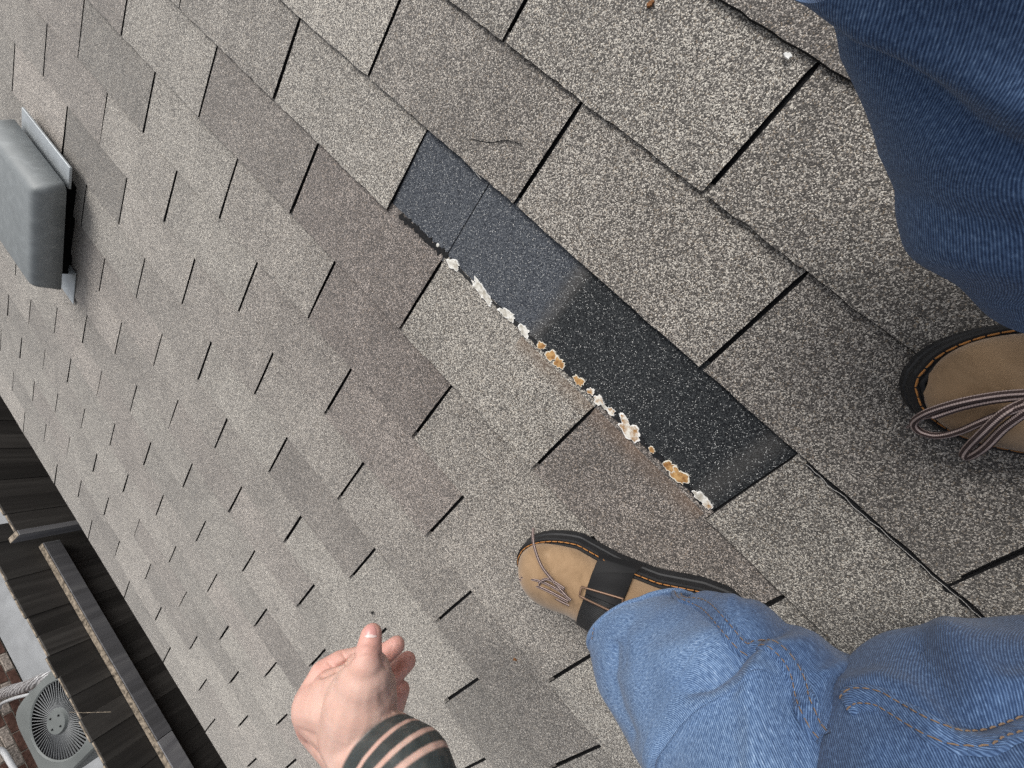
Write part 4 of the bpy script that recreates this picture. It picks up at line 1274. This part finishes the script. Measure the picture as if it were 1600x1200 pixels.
# the rest of the body, out of the picture
SHL = (Vector((1.14, .06, .64)), .055)
chain([ELB, ((ELB[0]+SHL[0])/2, .047), SHL])
CH = (Vector((1.18, .26, .60)), .115); BE = (Vector((1.19, .30, .36)), .115); PE = (Vector((1.09, .26, .21)), .115)
SHR = (Vector((1.08, .44, .64)), .055)
chain([SHL, CH, SHR]); chain([CH, BE, PE])
chain([SHR, (Vector((1.02, .50, .52)), .045), (Vector((1.0, .54, .44)), .042), (Vector((.86, .48, .58)), .034), (Vector((.76, .40, .66)), .033), (Vector((.72, .36, .69)), .03)])
chain([CH, (Vector((1.15, .26, .75)), .055), (Vector((1.12, .23, .84)), .058)])
chain([(Vector((1.11, .22, .84)), .062), (Vector((1.13, .24, .93)), .092)])
chain([(Vector((1.075, .195, .87)), .028), (Vector((1.03, .16, .86)), .012)])
def capsules_to_mesh(caps, voxel, name, smooth_it=6):
    bm = bmesh.new()
    for (p0, r0), (p1, r1) in caps:
        d = p1-p0; L_ = d.length
        n = 16; rings = []
        ax = d.normalized() if L_ > 1e-6 else Vector((0, 0, 1))
        u = ax.orthogonal().normalized(); v = ax.cross(u)
        prof = []
        for k in range(1, 7):
            a = -math.pi/2+math.pi/2*k/6; prof.append((p0+ax*(r0*math.sin(a)), r0*math.cos(a)))
        for k in range(0, 6):
            a = math.pi/2*k/6; prof.append((p1+ax*(r1*math.sin(a)), r1*math.cos(a)))
        s0 = bm.verts.new(p0-ax*r0); s1 = bm.verts.new(p1+ax*r1)
        for c, r in prof:
            rings.append([bm.verts.new(c+(u*math.cos(2*math.pi*k/n)+v*math.sin(2*math.pi*k/n))*r) for k in range(n)])
        for k in range(n):
            bm.faces.new((s0, rings[0][(k+1) % n], rings[0][k])); bm.faces.new((s1, rings[-1][k], rings[-1][(k+1) % n]))
            for i in range(len(rings)-1):
                bm.faces.new((rings[i][k], rings[i][(k+1) % n], rings[i+1][(k+1) % n], rings[i+1][k]))
    me = bpy.data.meshes.new(name); bm.to_mesh(me); bm.free()
    ob = bpy.data.objects.new(name, me); COL.objects.link(ob)
    md = ob.modifiers.new('r', 'REMESH'); md.mode = 'VOXEL'; md.voxel_size = voxel; md.use_smooth_shade = True
    m2 = ob.modifiers.new('s', 'SMOOTH'); m2.iterations = smooth_it; m2.factor = .5
    dg = bpy.context.evaluated_depsgraph_get(); dg.update()
    ev = ob.evaluated_get(dg); nm = bpy.data.meshes.new_from_object(ev)
    bpy.data.objects.remove(ob); bpy.data.meshes.remove(me)
    nm.name = name
    return nm
bme = capsules_to_mesh(caps, .0015, 'body', 7)
BV = np.zeros(len(bme.vertices)*3); bme.vertices.foreach_get('co', BV); BV = BV.reshape(-1, 3)
BF = [tuple(p.vertices) for p in bme.polygons]
btree = BVHTree.FromPolygons([tuple(p) for p in BV], BF)
# skin creases over the joints and the hollow beside the thumb tendon, pressed into the surface
BN = np.zeros(len(bme.vertices)*3); bme.vertices.foreach_get('normal', BN); BN = BN.reshape(-1, 3)
Rn = np.array(RC); cc_ = (BV-np.array(CC))@Rn.T
okv = np.where((cc_[:, 2] > .3) & (cc_[:, 2] < .45) & ((BN@Rn[2]) < .2))[0]
HC = [([(640, 352), (700, 333), (760, 337), (800, 356)], -.0008, 7), ([(636, 372), (700, 352), (770, 355)], -.0006, 6), ([(650, 330), (720, 316), (790, 330)], -.0006, 6), ([(655, 400), (715, 384), (780, 392)], -.0005, 7),
      ([(528, 372), (548, 400), (556, 442)], -.0012, 8), ([(430, 440), (462, 475), (480, 500)], -.0012, 8), ([(380, 540), (470, 500), (560, 440), (612, 385)], -.0022, 16),
      ([(800, 640), (840, 720), (890, 800), (930, 860)], -.0007, 34),
      ([(810, 380), (835, 462), (850, 480)], -.0015, 12), ([(900, 300), (880, 350), (870, 400)], -.0007, 7), ([(960, 440), (930, 480), (925, 540)], -.0007, 7)]
for v in okv:
    px_ = (800+FPX*cc_[v, 0]/cc_[v, 2]-420)*4.615; py_ = (600+FPX*cc_[v, 1]/cc_[v, 2]-940)*4.615
    d_ = 0
    for pl, a_, w_ in HC:
        q_ = polyd(px_, py_, pl)
        if q_ < 3*w_: d_ += a_*math.exp(-(q_/w_)**2)
    if d_: BV[v] += BN[v]*d_
bme.vertices.foreach_set('co', BV.ravel()); bme.update()
# tattoo: dark sleeve from the wrist up, cut by a few bare curved lines. Measured in the forearm's own axis and angle
ax0 = np.array(WR[0]); ax1 = np.array(ELB[0]); axd = (ax1-ax0)/np.linalg.norm(ax1-ax0)
camdir = np.array(CC)-ax0; e1 = camdir-axd*camdir.dot(axd); e1 /= np.linalg.norm(e1); e2 = np.cross(axd, e1)
rel = BV-ax0; tt = rel@axd; q1 = rel@e1; q2 = rel@e2; ang = np.arctan2(q2, q1)
TT = tt; ANG = ang
def arc(off, k): return TT-(off+k*np.abs(np.sin((ANG-.15)/2))**1.5*.05)
sl = TT - (.004+.016*(1-np.cos(ANG+.35)))
tat = np.clip(sl/.003+.5, 0, 1)
line = np.zeros(len(BV))
for off, w_ in ((.013, .0018), (.026, .0021), (.038, .0024), (.060, .0020)):
    d = np.abs(sl-off-.004*np.sin(ANG*1.5+off*60))
    line = np.maximum(line, np.clip((w_-d)/.0014+.5, 0, 1)*np.clip((1.5-np.abs(ANG+.1-off*4))/.15, 0, 1))
tat = tat*(1-line*.92)
r_ok = (np.hypot(q1, q2) < .075) & (tt < .30)
tat = np.where(r_ok, tat, 0)
# redder fingertips and knuckles
red = np.zeros(len(BV))
for (cx, cy, r_, d, s_) in ((738, 205, 66, .341, .016), (912, 325, 62, .398, .018), (990, 415, 64, .418, .018), (958, 632, 50, .416, .016), (230, 800, 100, .38, .02), (450, 500, 60, .39, .02)):
    p = np.array(cr(cx, cy, r_, d)[0]); red = np.maximum(red, np.exp(-((BV-p)**2).sum(1)/(2*s_**2)))
for nm_, val in (('tattoo', tat), ('red', red)):
    a = bme.attributes.new(nm_, 'FLOAT', 'POINT'); a.data.foreach_set('value', val.astype(np.float32))
bme.transform(RX)
m, nt, b = newmat('skin')
tc = N(nt, 'ShaderNodeTexCoord')
nz = N(nt, 'ShaderNodeTexNoise'); nz.inputs['Scale'].default_value = 38; nz.inputs['Detail'].default_value = 5; L(nt, tc.outputs['Object'], nz.inputs['Vector'])
c = ramp(nt, nz.outputs['Fac'], [(.3, (.55, .34, .275)), (.5, (.61, .395, .325)), (.72, (.66, .455, .38))])
ar = N(nt, 'ShaderNodeAttribute', attribute_name='red'); c = mixc(nt, mathn(nt, 'MULTIPLY', ar.outputs['Fac'], .62), c, (.62, .27, .225))
nt2 = N(nt, 'ShaderNodeTexNoise'); nt2.inputs['Scale'].default_value = 60; nt2.inputs['Detail'].default_value = 4; L(nt, tc.outputs['Object'], nt2.inputs['Vector'])
ink = ramp(nt, nt2.outputs['Fac'], [(.3, (.028, .034, .034)), (.55, (.050, .058, .057)), (.75, (.11, .105, .095))])
atn = N(nt, 'ShaderNodeAttribute', attribute_name='tattoo'); c = mixc(nt, atn.outputs['Fac'], c, ink)
L(nt, c, b.inputs['Base Color']); b.inputs['Roughness'].default_value = .48; b.inputs['Specular IOR Level'].default_value = .35
b.inputs['Subsurface Weight'].default_value = .12; b.inputs['Subsurface Radius'].default_value = (.008, .003, .0015); b.inputs['Subsurface Scale'].default_value = .6
vz = N(nt, 'ShaderNodeTexVoronoi'); vz.inputs['Scale'].default_value = 700; L(nt, tc.outputs['Object'], vz.inputs['Vector'])
wz = N(nt, 'ShaderNodeTexNoise'); wz.inputs['Scale'].default_value = 160; wz.inputs['Detail'].default_value = 5; L(nt, tc.outputs['Object'], wz.inputs['Vector'])
bump(nt, b, mathn(nt, 'ADD', mathn(nt, 'MULTIPLY', vz.outputs['Distance'], .5), wz.outputs['Fac']), .16, .0008)
bme.materials.append(m)
BODY = bpy.data.objects.new('body', bme); COL.objects.link(BODY); BODY.parent = PERSON
# thumb nail
m, nt, b = newmat('nail'); b.inputs['Base Color'].default_value = (.66, .38, .33, 1); b.inputs['Roughness'].default_value = .25; b.inputs['Specular IOR Level'].default_value = .5
at = N(nt, 'ShaderNodeAttribute', attribute_name='lunula'); L(nt, mixc(nt, at.outputs['Fac'], (.62, .31, .28), (.74, .58, .54)), b.inputs['Base Color'])
V = []; F = []; LU = []
nu, nv = 12, 12
for i in range(nv+1):
    for k in range(nu+1):
        s = -1+2*k/nu; t = i/nv
        hw = 47*(1-.14*(1-t))*(1-.25*max(0, .25-t)*4*abs(s)**2)
        cx = 736+s*hw; cy = 180+t*80-(6*(1-s*s) if t < .1 else 0)-9*abs(s)**2.5*(t > .5)*(t-.5)*2
        px, py = 420+cx/4.615, 940+cy/4.615
        l, nn = hit(px, py, btree)
        if l is None: l, nn = cr(cx, cy, 0, .335)[0], Vector((0, 0, 1))
        V.append(l+nn*(.00045-.0005*abs(s)**4)); LU.append(1.0 if (t > .74+.16*s*s) else 0.0)
for i in range(nv):
    for k in range(nu):
        a = i*(nu+1)+k; F.append((a, a+nu+1, a+nu+2, a+1))
o = mesh('thumb_nail', [W(p) for p in V], F, m, BODY, True)
a = o.data.attributes.new('lunula', 'FLOAT', 'POINT'); a.data.foreach_set('value', LU)
# shirt and hair, out of the picture but in the light
M_SHIRT = simple('charcoal_shirt', (.05, .052, .058), .9, .1, nscale=60, namp=.2)
sh = [(CH, BE), (BE, PE), (SHL, CH), (CH, SHR), (SHL, ((ELB[0]+SHL[0])/2, .047)), (SHR, (Vector((1.02, .48, .54)), .046))]
sme = capsules_to_mesh([((a, ra+.014), (b_, rb+.014)) for (a, ra), (b_, rb) in sh], .007, 'shirt', 4)
sme.transform(RX); sme.materials.append(M_SHIRT)
o = bpy.data.objects.new('shirt', sme); COL.objects.link(o); o.parent = PERSON
hme = capsules_to_mesh([((Vector((1.16, .255, .90)), .085), (Vector((1.15, .25, .965)), .085))], .006, 'hair', 4)
hme.transform(RX); hme.materials.append(simple('brown_hair', (.05, .03, .02), .6, .3, nscale=80, namp=.4))
o = bpy.data.objects.new('hair', hme); COL.objects.link(o); o.parent = PERSON
